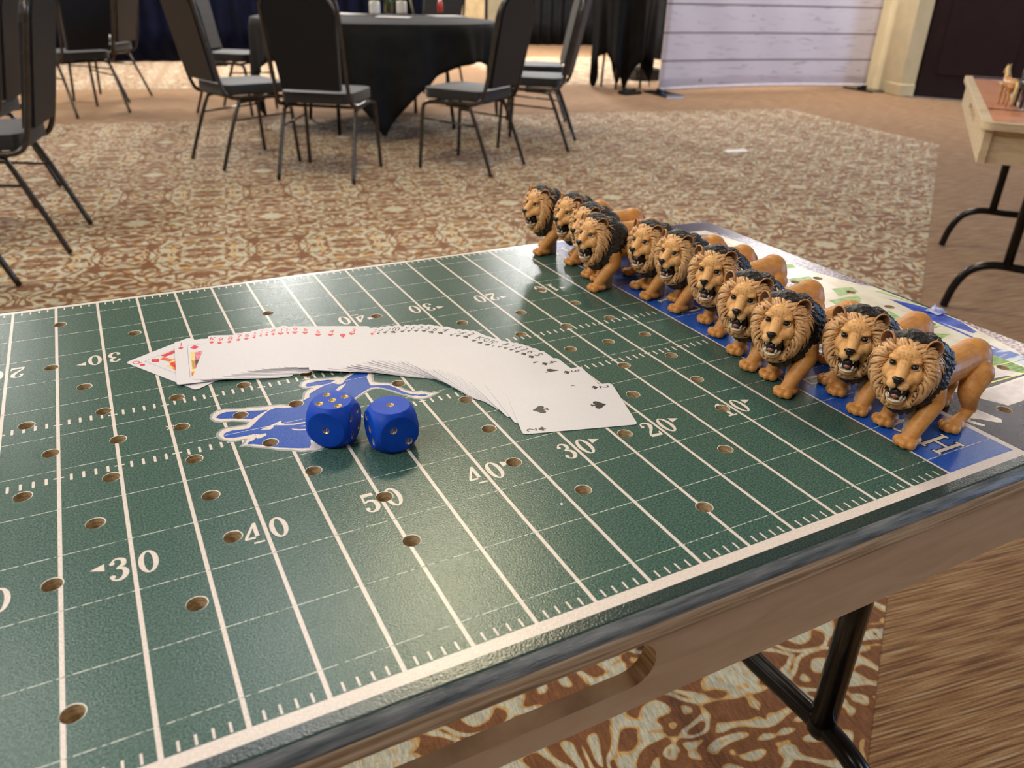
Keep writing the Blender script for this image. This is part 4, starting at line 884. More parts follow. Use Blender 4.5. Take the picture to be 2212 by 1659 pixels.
def glyph(ch):
    if ch in GL: return GL[ch]
    cu = bpy.data.curves.new('g', 'FONT'); cu.body = ch; cu.size = 1; cu.resolution_u = 3; cu.align_x = 'CENTER'
    if len(ch) > 1: cu.space_character = 0.85
    o = bpy.data.objects.new('g', cu); COL.objects.link(o); bpy.context.view_layer.update()
    me = bpy.data.meshes.new_from_object(o.evaluated_get(bpy.context.evaluated_depsgraph_get())); bpy.data.objects.remove(o)
    vs = [tuple(v.co[:2]) for v in me.vertices]; fs = [tuple(p.vertices) for p in me.polygons]
    y0 = min(v[1] for v in vs); y1 = max(v[1] for v in vs); x0 = min(v[0] for v in vs); x1 = max(v[0] for v in vs)
    k = 1 / (y1 - y0); vs = [((v[0] - (x0 + x1) / 2) * k, (v[1] - (y0 + y1) / 2) * k) for v in vs]; GL[ch] = (vs, fs); return GL[ch]
CW, CH, CT = 0.0635, 0.0889, 0.00028
PIPLAY = {'A': [(0, 0)], '2': [(0, 1), (0, -1)], '3': [(0, 1), (0, 0), (0, -1)], '4': [(-1, 1), (1, 1), (-1, -1), (1, -1)], '5': [(-1, 1), (1, 1), (-1, -1), (1, -1), (0, 0)],
          '6': [(-1, 1), (1, 1), (-1, -1), (1, -1), (-1, 0), (1, 0)], '7': [(-1, 1), (1, 1), (-1, -1), (1, -1), (-1, 0), (1, 0), (0, .5)],
          '8': [(-1, 1), (1, 1), (-1, -1), (1, -1), (-1, 0), (1, 0), (0, .5), (0, -.5)], '9': [(-1, 1), (1, 1), (-1, .33), (1, .33), (-1, -.33), (1, -.33), (-1, -1), (1, -1), (0, 0)],
          '10': [(-1, 1), (1, 1), (-1, .33), (1, .33), (-1, -.33), (1, -.33), (-1, -1), (1, -1), (0, .66), (0, -.66)]}
mb = MB(); mb.prism(rrect(-CW / 2, CW / 2, -CH / 2, CH / 2, 0.0032, 5), -CT, 0); CARD_ME = mb.mesh('card_body', M['card'])
NAMES = {'D': 'diamonds', 'H': 'hearts', 'C': 'clubs', 'S': 'spades'}; RN = {'A': 'ace', 'J': 'jack', 'Q': 'queen', 'K': 'king', '2': 'two', '3': 'three', '4': 'four', '5': 'five', '6': 'six', '7': 'seven', '8': 'eight', '9': 'nine', '10': 'ten'}
def card(rank, s, label):
    o = link('playing_card', CARD_ME); tag(o, label, 'playing card', 'spread deck of playing cards')
    ink = M['cred'] if s in 'DH' else M['cblk']
    for fl_ in (1, -1):
        mb = MB(); vs, fs = glyph(rank); cx, cy = -CW / 2 + 0.0050, CH / 2 - 0.0078
        wd = 0.0064 if len(rank) < 2 else 0.0060
        mb.add([(fl_ * (cx + a * wd), fl_ * (cy + b * 0.0078), 0.00005) for a, b in vs], fs)
        suit_polys(mb, s, fl_ * cx, fl_ * (cy - 0.0078), 0.0058, fl_ < 0); mb.obj('corner_index', ink, o)
    if rank in PIPLAY:
        for (a, b) in PIPLAY[rank]:
            mb = MB(); suit_polys(mb, s, a * 0.0125, b * (0.0270 if rank not in '23' else 0.0235), 0.0125 if rank != 'A' else 0.018, b < 0); mb.obj('pip', ink, o)
    else:
        fw, fh = 0.0215, 0.0335
        mb = MB()
        for (x0, x1, y0, y1) in ((-fw, fw, fh - .0002, fh), (-fw, fw, -fh, -fh + .0002), (-fw, -fw + .0002, -fh, fh), (fw - .0002, fw, -fh, fh)):
            mb.add([(x0, y0, .00004), (x1, y0, .00004), (x1, y1, .00004), (x0, y1, .00004)], [(0, 1, 2, 3)])
        mb.obj('frame_line', M['cblk'], o)
        for k_ in (1, -1): mb = MB(); suit_polys(mb, s, k_ * (-fw + 0.0060), k_ * (fh - 0.0062), 0.0095, k_ < 0); mb.obj('pip', ink, o)
        # two-way court figure: robe, sleeves, collar, hair, sword
        mb = MB()
        for f_ in (1, -1):
            def P(poly, mi, z): mb.add([(f_ * a, f_ * b, z) for a, b in poly], [tuple(range(len(poly)))], mi)
            if rank == 'J':
                P([(-.0195, -.030), (-.0165, -.030), (-.0165, .018), (-.0195, .018)], 1, .00006); P([(-.0200, -.031), (-.0160, -.031), (-.0160, -.024), (-.0200, -.024)], 4, .00008)
                P([(-.0162, .000), (-.0030, .002), (.0050, .012), (-.0040, .020), (-.0160, .016)], 3, .00005); P([(-.0160, -.010), (-.006, -.010), (-.004, .000), (-.0160, .000)], 0, .00007)
                P([(-.0125, -.009), (-.0105, -.009), (-.0105, -.001), (-.0125, -.001)], 1, .0001); P([(-.014, -.006), (-.009, -.006), (-.009, -.004), (-.014, -.004)], 1, .00011)
                P([(-.006, .016), (.008, .018), (.010, .026), (-.004, .027)], 1, .00009); P([(.006, .0), (.019, 0), (.019, .018), (.008, .016)], 2, .00006)
            else:
                P([(-.018, 0), (.019, 0), (.015, .012), (.004, .018), (-.008, .017), (-.016, .008)], 4, .00005)
                for k in range(4): P([(-.016 + k * .008, .001), (-.012 + k * .008, .001), (-.009 + k * .006, .014), (-.012 + k * .006, .014)], 2, .00007)
                P([(-.012, .013), (.008, .013), (.006, .016), (-.010, .016)], 1, .00009); P([(-.010, .016), (-.006, .016), (-.007, .028), (-.012, .026)], 4, .0001); P([(.004, .016), (.009, .016), (.010, .026), (.006, .028)], 4, .0001)
                P([(-.018, .004), (-.016, .002), (-.0145, .010), (-.0165, .012)], 1, .00011); P([(-.006, .027), (.007, .027), (.008, .032), (-.007, .032)], 2, .0001)
        mb.obj('court_figure', [M['cblk'], M['cyel'], M['cred'], M['cpnk'], M['corg']], o)
    return o
# (rank, suit, index position in mm on the table, direction of the card's head in degrees)
DECK = [('Q', 'D', None, 121.0), ('J', 'D', None, 84.5)]
xs = [('K', 'D', -55.9, 433.8), ('9', 'D', -50.1, 428.8), ('8', 'D', -42.0, 427.4), ('7', 'D', -33.9, 428.5), ('6', 'D', -27.2, 427.8), ('5', 'D', -19.7, 427.9), ('3', 'D', -13.8, 428.3), ('2', 'D', -8.5, 427.6),
      ('A', 'D', -3.4, 426.8), ('J', 'H', 2.6, 425.0), ('10', 'H', 10.3, 423.4), ('9', 'H', 14.8, 421.8), ('6', 'H', 23.4, 418.0), ('5', 'H', 32.8, 408.9), ('4', 'H', 43.9, 403.6), ('3', 'H', 63.0, 398.2), ('2', 'H', 81.3, 389.6),
      ('A', 'C', 87.5, 387.3), ('J', 'C', 92.9, 385.4), ('10', 'C', 99.2, 383.0), ('9', 'C', 108.6, 379.9), ('8', 'C', 114.4, 377.0), ('7', 'C', 120.3, 374.4), ('5', 'C', 126.6, 371.0), ('6', 'C', 131.6, 365.8), ('4', 'C', 138.9, 360.3), ('3', 'C', 147.4, 350.6), ('A', 'S', 151.8, 346.4), ('2', 'C', 156.8, 341.6),
      ('K', 'S', 161.0, 331.0), ('Q', 'S', 164.0, 324.8), ('10', 'S', 168.3, 318.0), ('J', 'S', 172.4, 311.1), ('K', 'C', 175.9, 307.0), ('9', 'S', 179.8, 302.2), ('8', 'S', 183.0, 297.2), ('7', 'S', 185.8, 291.6), ('6', 'S', 188.8, 285.6), ('5', 'S', 192.2, 277.8), ('4', 'S', 196.6, 261.3), ('3', 'S', 206.0, 238.9), ('2', 'S', 212.6, 204.9)]
KA = [(-60, 73), (0, 74), (33, 73), (44, 66), (63, 60), (81, 54), (100, 48), (127, 38), (157, 24), (168, 18), (183, 12), (196.6, 4.7), (206, -3.7), (212.6, -15.4)]
def kang(x):
    for (a, b), (c, d) in zip(KA, KA[1:]):
        if x <= c: return b + (d - b) * (x - a) / (c - a)
    return KA[-1][1]
def center_from(anchor, ang, off):
    """off = anchor position in the card's own frame, relative to its centre"""
    up = Vector((math.cos(ang), math.sin(ang))); rt = Vector((up.y, -up.x)); return Vector(anchor) - rt * off[0] - up * off[1]
cards = []
aQ = math.radians(121); tlQ = px_on(271, 782, TT + .001); cards.append(('Q', 'D', center_from((tlQ.x, tlQ.y), aQ, (-CW / 2, CH / 2)), aQ))
aJ = math.radians(84.5); tlJ = px_on(377, 741, TT + .001); cards.append(('J', 'D', center_from((tlJ.x, tlJ.y), aJ, (-CW / 2, CH / 2)), aJ))
for r_, s, x, y in xs:
    a = math.radians(kang(x)); cards.append((r_, s, center_from((x / 1000, y / 1000), a, (-CW / 2 + 0.0050, CH / 2 - 0.0078)), a))
planes = []                                   # (centre, right vector, tilt, z at right edge)
grid = [(-CW / 2 + CW * i / 6, -CH / 2 + CH * j / 4) for i in range(7) for j in range(5)]
def height_at(pl, p):
    c, rt, up, t, z0 = pl; d = p - c; lx, ly = d.dot(rt), d.dot(up)
    if abs(lx) > CW / 2 or abs(ly) > CH / 2: return None
    return z0 + math.tan(t) * (CW / 2 - lx)
for k, (r_, s, c, a) in enumerate(cards):
    up = Vector((math.cos(a), math.sin(a))); rt = Vector((up.y, -up.x)); z0 = TT + CT + 0.0003; t = 0.0
    for (lx, ly) in grid:
        p = c + rt * lx + up * ly
        for pl in planes[-24:]:
            h = height_at(pl, p)
            if h is not None and CW / 2 - lx > 0.004: t = max(t, (h + CT - z0) / (CW / 2 - lx))
    t = min(t, 0.085); t = math.atan(t); planes.append((c, rt, up, t, z0))
    where = {'Q': 'at the left end of the fan' if s == 'D' else 'peeking out between spades in the fan', 'J': 'beside the queen at the left end of the fan' if s == 'D' else 'in the fanned deck'}.get(r_, 'in the fanned deck')
    if (r_, s) == ('2', 'S'): where = 'fully visible at the right end'
    o = card(r_, s, f'white playing card, {RN[r_]} of {NAMES[s]}, {where}')
    zc = z0 + math.tan(t) * CW / 2
    o.matrix_world = Matrix.Translation((c.x, c.y, zc)) @ Matrix.Rotation(a - PI / 2, 4, 'Z') @ Matrix.Rotation(t, 4, 'Y')

# ---------------------------------------------------------------- the lions (millimetres, nose towards +x)
def paintmat(name, rough, bump=0.0, bs=900, st=(1, 1, 1), spec=0.4, base=(1, 1, 1), c2=(0.75, 0.68, 0.6), sc=300):
    return mat(name, base, rough=rough, col2=c2, scale=sc, attr='paint', bump=bump, bscale=bs, stretch=st, spec=spec, object_space=True, lo=0.45, hi=0.75)
M['lionhide'] = paintmat('painted_lion_hide', 0.46, bump=0.00007, bs=1.6, c2=(0.86, 0.76, 0.62), sc=0.35)
M['mane'] = paintmat('painted_tan_mane', 0.30, c2=(0.80, 0.70, 0.62), sc=0.5)
M['darkmane'] = mat('painted_black_mane', (0.010, 0.009, 0.008), rough=0.42, col2=(0.030, 0.026, 0.022), scale=0.6, bump=0.0004, bscale=0.8, object_space=True, stretch=(1, 1, 0.5))
M['eyeblack'] = mat('gloss_black_paint', (0.006, 0.004, 0.004), rough=0.12, spec=0.7)
M['eyewhite'] = mat('eye_white_paint', (0.70, 0.62, 0.50), rough=0.3)
M['noseblack'] = mat('nose_black_paint', (0.008, 0.006, 0.006), rough=0.3, spec=0.5)
M['mouthblack'] = mat('mouth_dark_paint', (0.012, 0.006, 0.006), rough=0.4)
M['tongue'] = mat('tongue_pink_paint', (0.42, 0.17, 0.13), rough=0.35, col2=(0.5, 0.22, 0.18), scale=0.6, object_space=True)
M['tooth'] = mat('tooth_ivory_paint', (0.80, 0.72, 0.58), rough=0.3)
M['lip'] = mat('lip_white_paint', (0.72, 0.66, 0.56), rough=0.4)
M['peg'] = mat('ribbed_beige_peg', (0.40, 0.32, 0.26), rough=0.45, col2=(0.47, 0.39, 0.32), scale=0.3, object_space=True)
YAW = math.radians(26); PIT = math.radians(-4)
HF = Vector((math.cos(YAW) * math.cos(PIT), math.sin(YAW) * math.cos(PIT), math.sin(PIT))); HL = Vector((-math.sin(YAW), math.cos(YAW), 0)); HU = HF.cross(HL)
HC = Vector((35.5, -2.0, 62.0)); HM = Matrix((HF, HL, HU)).transposed()
def hp(f, l, u): return HC + HF * f + HL * l + HU * u
b = MB()
def E(c, r, M3=None): b.sphere(c, r, 20, 14, M3)
def limb(pts, rs, seg=16, k=4):
    P = smooth_path(pts, k); n = len(P); R_ = []
    for i in range(n):
        f = i / k; j = min(int(f), len(rs) - 2); R_.append(rs[j] + (rs[j + 1] - rs[j]) * (f - j))
    b.tube(P, R_, seg); b.sphere(P[0], R_[0], seg, 10); b.sphere(P[-1], R_[-1], seg, 10)
# trunk: deep chest narrowing to the belly, rounded rump
limb([(20, 0, 51), (6, 0, 48), (-12, 0, 48), (-30, 0, 50), (-46, 0, 51)], [16, 15.5, 13.5, 13, 13.5], 20)
E((-46, 0, 52), (14.5, 13.5, 14)); E((-44, 6.5, 45), (15.5, 8.5, 17)); E((-44, -6.5, 45), (15.5, 8.5, 17))
E((14, 8, 49), (12, 7.5, 17)); E((14, -8, 49), (12, 7.5, 17)); E((-20, 0, 43), (18, 9.5, 8))
E((22, 0, 44), (12, 12, 14)); limb([(14, 0, 54), (29, -1, 61)], [17, 14])
# forelegs
def paw(x, y, dirx=1, sc=1.0, z=0):
    for (dy, dx, r) in ((-6.2, 4.0, 3.5), (-2.2, 6.6, 3.9), (2.2, 6.6, 3.9), (6.2, 4.0, 3.5)): E((x + dx * sc, y + dy * sc * 0.98, 3.7 + z), (r * 1.25 * sc, r * 0.86 * sc, 3.9))
    E((x - 2, y, 4.6 + z), (8.5 * sc, 7.6 * sc, 4.6)); E((x - 7, y, 4.0 + z), (4.5, 6, 3.9))
limb([(16, 12, 42), (15, 14.5, 31), (24, 15, 20), (31, 15, 10), (33, 15, 6)], [9.5, 8.0, 6.7, 5.9, 6.2]); paw(34, 15)
limb([(14, -12, 42), (9, -14, 30), (14, -15, 18), (18, -15, 9), (19, -15, 6)], [9.5, 7.6, 6.5, 5.8, 6.2]); paw(20, -15)
# hind legs: stifle forward by the belly, hock behind, near-vertical shank
limb([(-42, 11, 42), (-31, 14, 31), (-32, 15.5, 22), (-36, 16, 16)], [11, 8.8, 6.5, 5.0]); limb([(-36, 16, 17), (-28, 16, 9), (-22, 16, 6)], [5.0, 4.6, 5.2]); E((-38.5, 16, 17.5), (3.6, 3.2, 3.8)); paw(-18, 16, sc=0.96)
limb([(-46, -11, 42), (-42, -14, 31), (-51, -15, 22), (-60, -16, 17)], [11, 8.8, 6.2, 4.9]); limb([(-60, -16, 18), (-57, -16, 10), (-54, -16, 6)], [4.9, 4.5, 5.0]); E((-62.5, -16, 18), (3.4, 3.2, 3.6)); paw(-51, -16, sc=0.96)
# head
def HE(f, l, u, r, tilt=0): E(hp(f, l, u), r, HM if not tilt else HM @ Matrix.Rotation(tilt, 3, 'Y'))
HE(-1, 0, 2, (14, 14, 15)); HE(6, 0, 9, (8.5, 10.5, 8)); HE(7, 0, 0, (8, 12.5, 10))
for s in (1, -1):
    HE(10.6, s * 6.9, 7.6, (3.8, 4.6, 2.3)); HE(9, s * 9.6, -4.5, (5.8, 4.4, 6.6)); HE(20.2, s * 3.6, -8.6, (4.3, 4.3, 4.0)); HE(6, s * 9, -12, (6, 4, 8)); HE(13, s * 5.6, -6.5, (6, 4.2, 4.5))
b.tube([hp(8, 0, 7), hp(13, 0, 3.6), hp(18, 0, -0.6), hp(22.4, 0, -4.2)], [6.0, 4.7, 4.3, 4.0], 16); b.sphere(hp(21.5, 0, -4.2), (4.2, 4.6, 3.9), 16, 10, HM); HE(17, 0, -6.5, (6.5, 6.6, 4.2))
# lower jaw and chin
b.tube([hp(2, 0, -20.5), hp(10, 0, -23.2), hp(15.8, 0, -24.2)], [6.4, 5.6, 4.0], 16, flat=1.0); HE(15.6, 0, -25.0, (4.2, 5.6, 3.2)); HE(10, 0, -25.5, (6.5, 7, 3.8))
LION_BODY = remesh(b, 0.75, 3, 'lion_body')
# paint: tan back, ochre flanks, pale muzzle and cheeks, brown dapples
a = LION_BODY.color_attributes.new('paint', 'FLOAT_COLOR', 'POINT'); cols = []
def lerp(c, d, t): t = max(0, min(1, t)); return tuple(c[i] + (d[i] - c[i]) * t for i in range(3))
for v in LION_BODY.vertices:
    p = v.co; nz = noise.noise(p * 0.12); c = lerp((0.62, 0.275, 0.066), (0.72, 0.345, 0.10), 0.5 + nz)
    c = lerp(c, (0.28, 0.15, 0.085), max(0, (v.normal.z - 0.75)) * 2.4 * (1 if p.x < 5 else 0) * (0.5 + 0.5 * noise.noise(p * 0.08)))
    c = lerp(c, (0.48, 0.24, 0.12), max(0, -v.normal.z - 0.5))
    d = p - HC; f, l, u = d.dot(HF), d.dot(HL), d.dot(HU)
    if f > 2 and u > -26 and p.z > 34:
        c = lerp(c, (0.88, 0.50, 0.19), min(1, (f - 2) / 7))
        c = lerp(c, (0.90, 0.62, 0.34), math.exp(-((u + 12) / 4) ** 2) * min(1, max(0, (f - 14) / 4)) * 0.7)
        if u > 5 and noise.noise(p * 0.75) > 0.30: c = lerp(c, (0.40, 0.15, 0.035), 0.55)
        for s in (1, -1):
            e = math.hypot(l - s * 7.6, (u - 3.6) * 1.3); c = lerp(c, (0.16, 0.06, 0.02), max(0, 1 - max(0, e - 2.4) / 1.5) * 0.85 * (1 if f > 8 else 0))
            if f > 8 and u > 4: c = lerp(c, (0.30, 0.11, 0.03), max(0, 1 - abs(l - s * 3.6) / 0.9) * max(0, 1 - abs(u - 7.5) / 3) * 0.6)
        if f > 19 and abs(l) < 0.75 and -12 < u < -5: c = (0.10, 0.04, 0.02)
        if f > 15 and -16.5 < u < -11.5: c = lerp(c, (0.16, 0.07, 0.03), 0.7 * max(0, 1 - abs(u + 13) / 2.5))
        if u < -25 and f > 8: c = lerp(c, (0.70, 0.42, 0.20), 0.6)
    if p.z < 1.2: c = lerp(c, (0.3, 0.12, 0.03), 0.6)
    cols += [*c, 1.0]
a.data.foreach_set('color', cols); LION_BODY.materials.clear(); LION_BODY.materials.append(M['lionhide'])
# dark under-mane over neck, shoulders and chest, sculpted in shaggy ridges
b = MB()
E(hp(-5, 0, 0), (13, 23.5, 24.5), HM); E(hp(-9, 0, -6), (14, 24, 28), HM); E((18, -1, 58), (17, 20.5, 24)); E((8, 0, 57), (13, 17.5, 19)); E((20, 0, 40), (16, 19, 18)); E((31, -1.5, 29), (11, 13, 9.5)); E((28, 0, 42), (13, 16, 12)); E((17, 12, 46), (11, 9, 17)); E((17, -12, 46), (11, 9, 17)); E((30, -2, 28), (6, 7, 5))
DM = remesh(b, 1.0, 4, 'dark_mane')
dn = [v.normal.copy() for v in DM.vertices]
for v, n_ in zip(DM.vertices, dn):
    p = v.co; q_ = Vector((p.x * 0.16, p.y * 0.20, p.z * 0.09)); an = math.atan2(p.y, p.z - 50)
    h = abs(noise.noise(Vector((an * 5.5, p.x * 0.07, p.z * 0.045)) + q_)) * 2.6 + noise.noise(p * 0.45) * 0.7
    v.co = p + n_ * (h - 0.9)
DM.materials.clear(); DM.materials.append(M['darkmane']); DM.update()
# tan mane locks: tapering wavy strands in overlapping rings around the face
rnd = random.Random(11)
LK = {'v': None}
locks = MB()
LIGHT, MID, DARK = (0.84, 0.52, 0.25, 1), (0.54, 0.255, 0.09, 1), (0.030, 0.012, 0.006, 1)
def rim(th):
    c, s = math.cos(th), math.sin(th); up = 12.8 if c > 0 else 25.0
    return 1 / math.sqrt((s / 13.6) ** 2 + (c / up) ** 2)
def outer(th):
    c, s = math.cos(th), math.sin(th); up = 21.5 if c > 0 else 32.5; base = 1 / math.sqrt((s / 24.5) ** 2 + (c / up) ** 2)
    return base
def mane_pt(th, t, lift=0.0):
    r = rim(th) + (outer(th) - rim(th)) * t; low = max(0, -math.cos(th)); top = max(0, math.cos(th))
    f = 6.0 + 4.0 * math.sin(PI * min(1, t * 1.15) * 0.62) - (10.5 - 8.0 * low + 8.0 * top) * t * t - 2.0 * top + (2.0 * low) * (1 - t)
    rr = Vector((f, r * math.sin(th), r * math.cos(th) - 0.5)); nrm = Vector((1.0 - 0.8 * t, math.sin(th) * (0.3 + t), math.cos(th) * (0.3 + t))).normalized()
    return rr + nrm * lift
def lock(th, t0, t1, wd, lift, curl, drift, tint):
    n = 11; ring = []
    for i in range(n):
        f = i / (n - 1); t = t0 + (t1 - t0) * f; low = math.copysign(1, math.sin(th)) if abs(math.sin(th)) > .05 else 0
        a_ = th + drift * f * f * low + curl * math.sin(f * PI * 1.6 + th * 3) * 0.17
        lf = lift * (0.35 + 0.9 * math.sin(PI * (0.15 + 0.75 * f)))
        ring.append(mane_pt(a_, t, lf))
    ring = [HC + HF * p.x + HL * p.y + HU * p.z for p in ring]
    vs, fs, cs = [], [], []; seg = 8
    for i, p in enumerate(ring):
        f = i / (n - 1); tg = (ring[min(i + 1, n - 1)] - ring[max(i - 1, 0)]).normalized()
        nr = (p - (HC - HF * 14)).normalized(); nr = (nr - tg * nr.dot(tg)).normalized(); sd = tg.cross(nr)
        w_ = wd * (0.55 + 1.0 * math.sin(PI * min(1, f * 1.05 + 0.08)) ** 0.8) * (1 - f ** 3) * 0.72 + 0.12; h_ = w_ * 0.78
        for j in range(seg):
            an = 2 * PI * j / seg; cu, sn = math.cos(an), math.sin(an); vs.append(p + sd * w_ * cu + nr * h_ * sn)
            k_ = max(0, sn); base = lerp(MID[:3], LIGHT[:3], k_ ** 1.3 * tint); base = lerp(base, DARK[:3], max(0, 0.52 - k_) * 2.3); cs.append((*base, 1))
    for i in range(n - 1):
        for j in range(seg): fs.append((i * seg + j, i * seg + (j + 1) % seg, (i + 1) * seg + (j + 1) % seg, (i + 1) * seg + j))
    fs.append(tuple(reversed(range(seg)))); fs.append(tuple((n - 1) * seg + j for j in range(seg)))
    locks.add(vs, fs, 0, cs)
def ringlocks(N, t0, t1, wd, lift, drift, jit=0.5):
    for k in range(N):
        th = -PI + 2 * PI * (k + 0.5) / N + rnd.uniform(-jit, jit) * PI / N
        low = max(0, -math.cos(th)); L_ = t1 + rnd.uniform(-0.06, 0.08) + 0.02 * low
        lock(th, t0 + rnd.uniform(-.03, .03), L_, wd * rnd.uniform(0.85, 1.15), lift + rnd.uniform(-.3, .4), rnd.uniform(-1, 1), drift * (0.5 + 0.9 * abs(math.sin(th))), rnd.uniform(0.8, 1.1))
ringlocks(36, 0.30, 1.12, 2.0, 0.2, 0.42); ringlocks(36, 0.05, 1.00, 1.75, 1.3, 0.42); ringlocks(34, -0.08, 0.80, 1.5, 2.0, 0.36); ringlocks(32, -0.12, 0.48, 1.1, 1.9, 0.22)
for k in range(9): lock(PI + (k - 4) * 0.085, 0.05, 1.10 - abs(k - 4) * 0.03, 1.9, 2.6, rnd.uniform(-1, 1), 0.0, 1.0)
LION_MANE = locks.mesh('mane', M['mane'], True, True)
def hm(name, build, m_, smooth=True):
    q_ = MB(); build(q_); return q_.mesh(name, m_, smooth)
HP = [('nose', hm('nose', lambda q_: (q_.sphere(hp(24.3, 0, -2.6), (2.6, 4.3, 1.9), 16, 10, HM), q_.sphere(hp(24.9, 0, -4.4), (2.0, 2.9, 1.9), 14, 8, HM), q_.sphere(hp(24.2, 0, -6.6), (1.3, 0.8, 2.0), 10, 8, HM)), M['noseblack'])),
      ('mouth', hm('mouth', lambda q_: (q_.sphere(hp(11.8, 0, -17.0), (9.4, 6.9, 6.6), 20, 12, HM)), M['mouthblack'])),
      ('tongue', hm('tongue', lambda q_: q_.sphere(hp(15.4, 0, -18.2), (6.6, 3.9, 3.0), 16, 10, HM), M['tongue'])),
      ('lower_lip', hm('lower_lip', lambda q_: q_.tube([hp(12.7 + 7.4 * math.cos(t), 6.2 * math.sin(t), -23.0 + 1.6 * (1 - math.cos(t))) for t in [PI * (-0.5 + i / 16) for i in range(17)]], 1.0, 8), M['lip']))]
def teeth():
    out = []
    for (f, l, u, h, r) in ((18.4, 4.1, -21.6, 4.4, 1.2), (18.4, -4.1, -21.6, 4.4, 1.2)):
        out.append(hm('tooth', lambda q_: q_.tube([hp(f, l, u), hp(f + .2, l, u + h * .6), hp(f, l, u + h)], [r, r * 0.8, 0.35], 8), M['tooth']))
    for (l) in (4.0, -4.0): out.append(hm('tooth', lambda q_: q_.tube([hp(20.4, l, -11.5), hp(20.4, l, -13.6), hp(20.1, l, -15.2)], [1.0, 0.75, 0.3], 8), M['tooth']))
    return out
TEETH = teeth()
def eye(s):
    w_ = hm('eye', lambda q_: q_.sphere(hp(11.9, s * 7.5, 2.9), (2.5, 3.2, 2.3), 16, 10, HM), M['eyewhite'])
    p_ = hm('pupil', lambda q_: q_.sphere(hp(12.6, s * 7.3, 3.7), (2.3, 2.7, 2.1), 16, 10, HM), M['eyeblack']); return w_, p_
EYES = [eye(1), eye(-1)]
def ear(s):
    q_ = MB(); seg = 16; rows = 6; vs = []; cs = []; fs = []
    c = hp(3.5, s * 16.2, 15.8); ax = (HF * 0.75 + HL * s * 0.55 + HU * 0.25).normalized(); upv = (HU * 0.9 + HL * s * 0.45); upv = (upv - ax * upv.dot(ax)).normalized(); sd = ax.cross(upv)
    for i in range(rows + 1):
        ph = (PI / 2) * i / rows; r = 6.0 * math.sin(ph) + 0.01; d = -4.2 * math.cos(ph)
        for j in range(seg): an = 2 * PI * j / seg; vs.append(c + upv * r * 1.05 * math.cos(an) + sd * r * 0.92 * math.sin(an) + ax * d); cs.append((*lerp((0.035, 0.015, 0.01), (0.30, 0.13, 0.05), (i / rows) ** 2), 1))
    for i in range(rows + 1):
        ph = (PI / 2) * (rows - i) / rows; r = 7.1 * math.sin(ph) + 0.01; d = -5.4 * math.cos(ph) - 0.0
        for j in range(seg): an = 2 * PI * j / seg; vs.append(c + upv * r * 1.05 * math.cos(an) + sd * r * 0.92 * math.sin(an) + ax * (d - 0.3 + 0.0)); cs.append((0.60, 0.31, 0.12, 1))
    for i in range(2 * rows + 1):
        for j in range(seg): fs.append((i * seg + j, i * seg + (j + 1) % seg, (i + 1) * seg + (j + 1) % seg, (i + 1) * seg + j))
    q_.add(vs, fs, 0, cs); return q_.mesh('ear', M['mane'], True, True)
EARS = [ear(1), ear(-1)]
q_ = MB(); P = smooth_path([(-56, 0, 56), (-63, -1, 50), (-67, -2, 38), (-66, -3, 26), (-69, -3, 16)], 4); q_.tube(P, [3.4 - 1.6 * i / (len(P) - 1) for i in range(len(P))], 10); TAILM = q_.mesh('tail', M['lionhide'], True, True)
at = TAILM.color_attributes['paint']; at.data.foreach_set('color', [0.5, 0.22, 0.06, 1.0] * len(TAILM.vertices))
q_ = MB(); q_.tube(smooth_path([(-66.5, -3, 24), (-69, -3, 17), (-71, -3, 10), (-70, -3, 5)], 4), [2.2, 3.0, 3.8, 4.2, 4.4, 4.3, 4.0, 3.6, 3.0, 2.3, 1.6, 1.0, 0.4], 10); TUFT = q_.mesh('tail_tuft', M['darkmane'], True)
prof = [(0, 0), (6.2, 0)]
for k in range(7): z = 0.4 + k * 5.2; prof += [(6.1, z), (6.5, z + 1.0), (6.5, z + 4.0), (6.1, z + 4.9)]
prof += [(5.5, 37.0), (0, 37.0)]
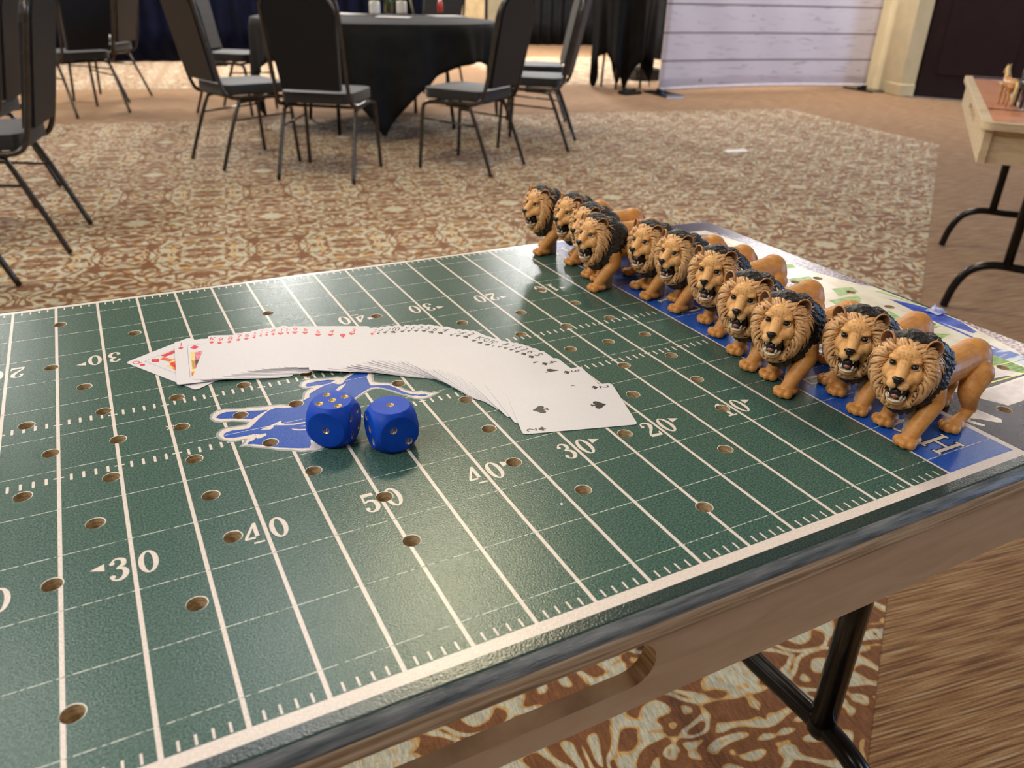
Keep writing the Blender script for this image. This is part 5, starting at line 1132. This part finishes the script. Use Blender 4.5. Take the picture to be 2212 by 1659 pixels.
q_ = MB(); q_.lathe(prof, seg=24); PEG = q_.mesh('support_peg', M['peg'], True)

def make_lion(label):
    t = thing('lion_figurine', label, 'lion figurine', group='row of lion figurines'); t.scale = (0.001,) * 3
    link('lion_body', LION_BODY, t); link('dark_mane', DM, t); link('mane', LION_MANE, t)
    for nme, me in HP: link(nme, me, t)
    for me in TEETH: link('tooth', me, t)
    for w_, p_ in EYES: e_ = link('eye', w_, t); link('pupil', p_, e_)
    for me in EARS: link('ear', me, t)
    tl = link('tail', TAILM, t); link('tail_tuft', TUFT, tl); link('support_peg', PEG, t, loc=(18, 6, 0)); return t
PAWS = [(0.3630, 0.0380, 2), (0.3710, 0.0880, 6), (0.3390, 0.1350, 2), (0.3480, 0.1850, 4), (0.3710, 0.2540, 4), (0.3740, 0.3200, -11), (0.3690, 0.3625, -13), (0.3310, 0.4055, -13), (0.3485, 0.4460, -13), (0.3540, 0.4920, -15), (0.3380, 0.5390, -16)]
ordn = ['lion figurine nearest to the camera, first of the row, whole body visible', 'lion figurine second from the front of the row, its full roaring face visible', 'third lion figurine from the front, one paw on the green field',
        'fourth lion figurine from the front, partly behind the third one', 'fifth lion figurine from the front, slightly behind its neighbours', 'middle lion figurine of the row, sixth from the front, black mane showing',
        'seventh lion figurine from the front, both forepaws on the blue strip', 'eighth lion figurine from the front, stepping furthest onto the green field', 'ninth lion figurine from the front, head half hidden by the eighth',
        'second-farthest lion figurine, tenth from the front, in near profile', 'lion figurine farthest from the camera, last of the row at the far edge']
proto = make_lion(ordn[0])
for k, ((x, y, rz), lb) in enumerate(zip(PAWS, ordn)):
    t = proto if k == 0 else copy_tree(proto)
    a = PI + math.radians(rz); off = Vector((38, 15)) * (0.00097 if k < 5 else 0.00093); rx = off.x * math.cos(a) - off.y * math.sin(a); ry = off.x * math.sin(a) + off.y * math.cos(a)
    t.location = (x - rx, y - ry, TT + 0.0004); t.rotation_euler = (0, 0, a); t['label'] = lb; t.scale = ((0.00097 if k < 5 else 0.00093),) * 3
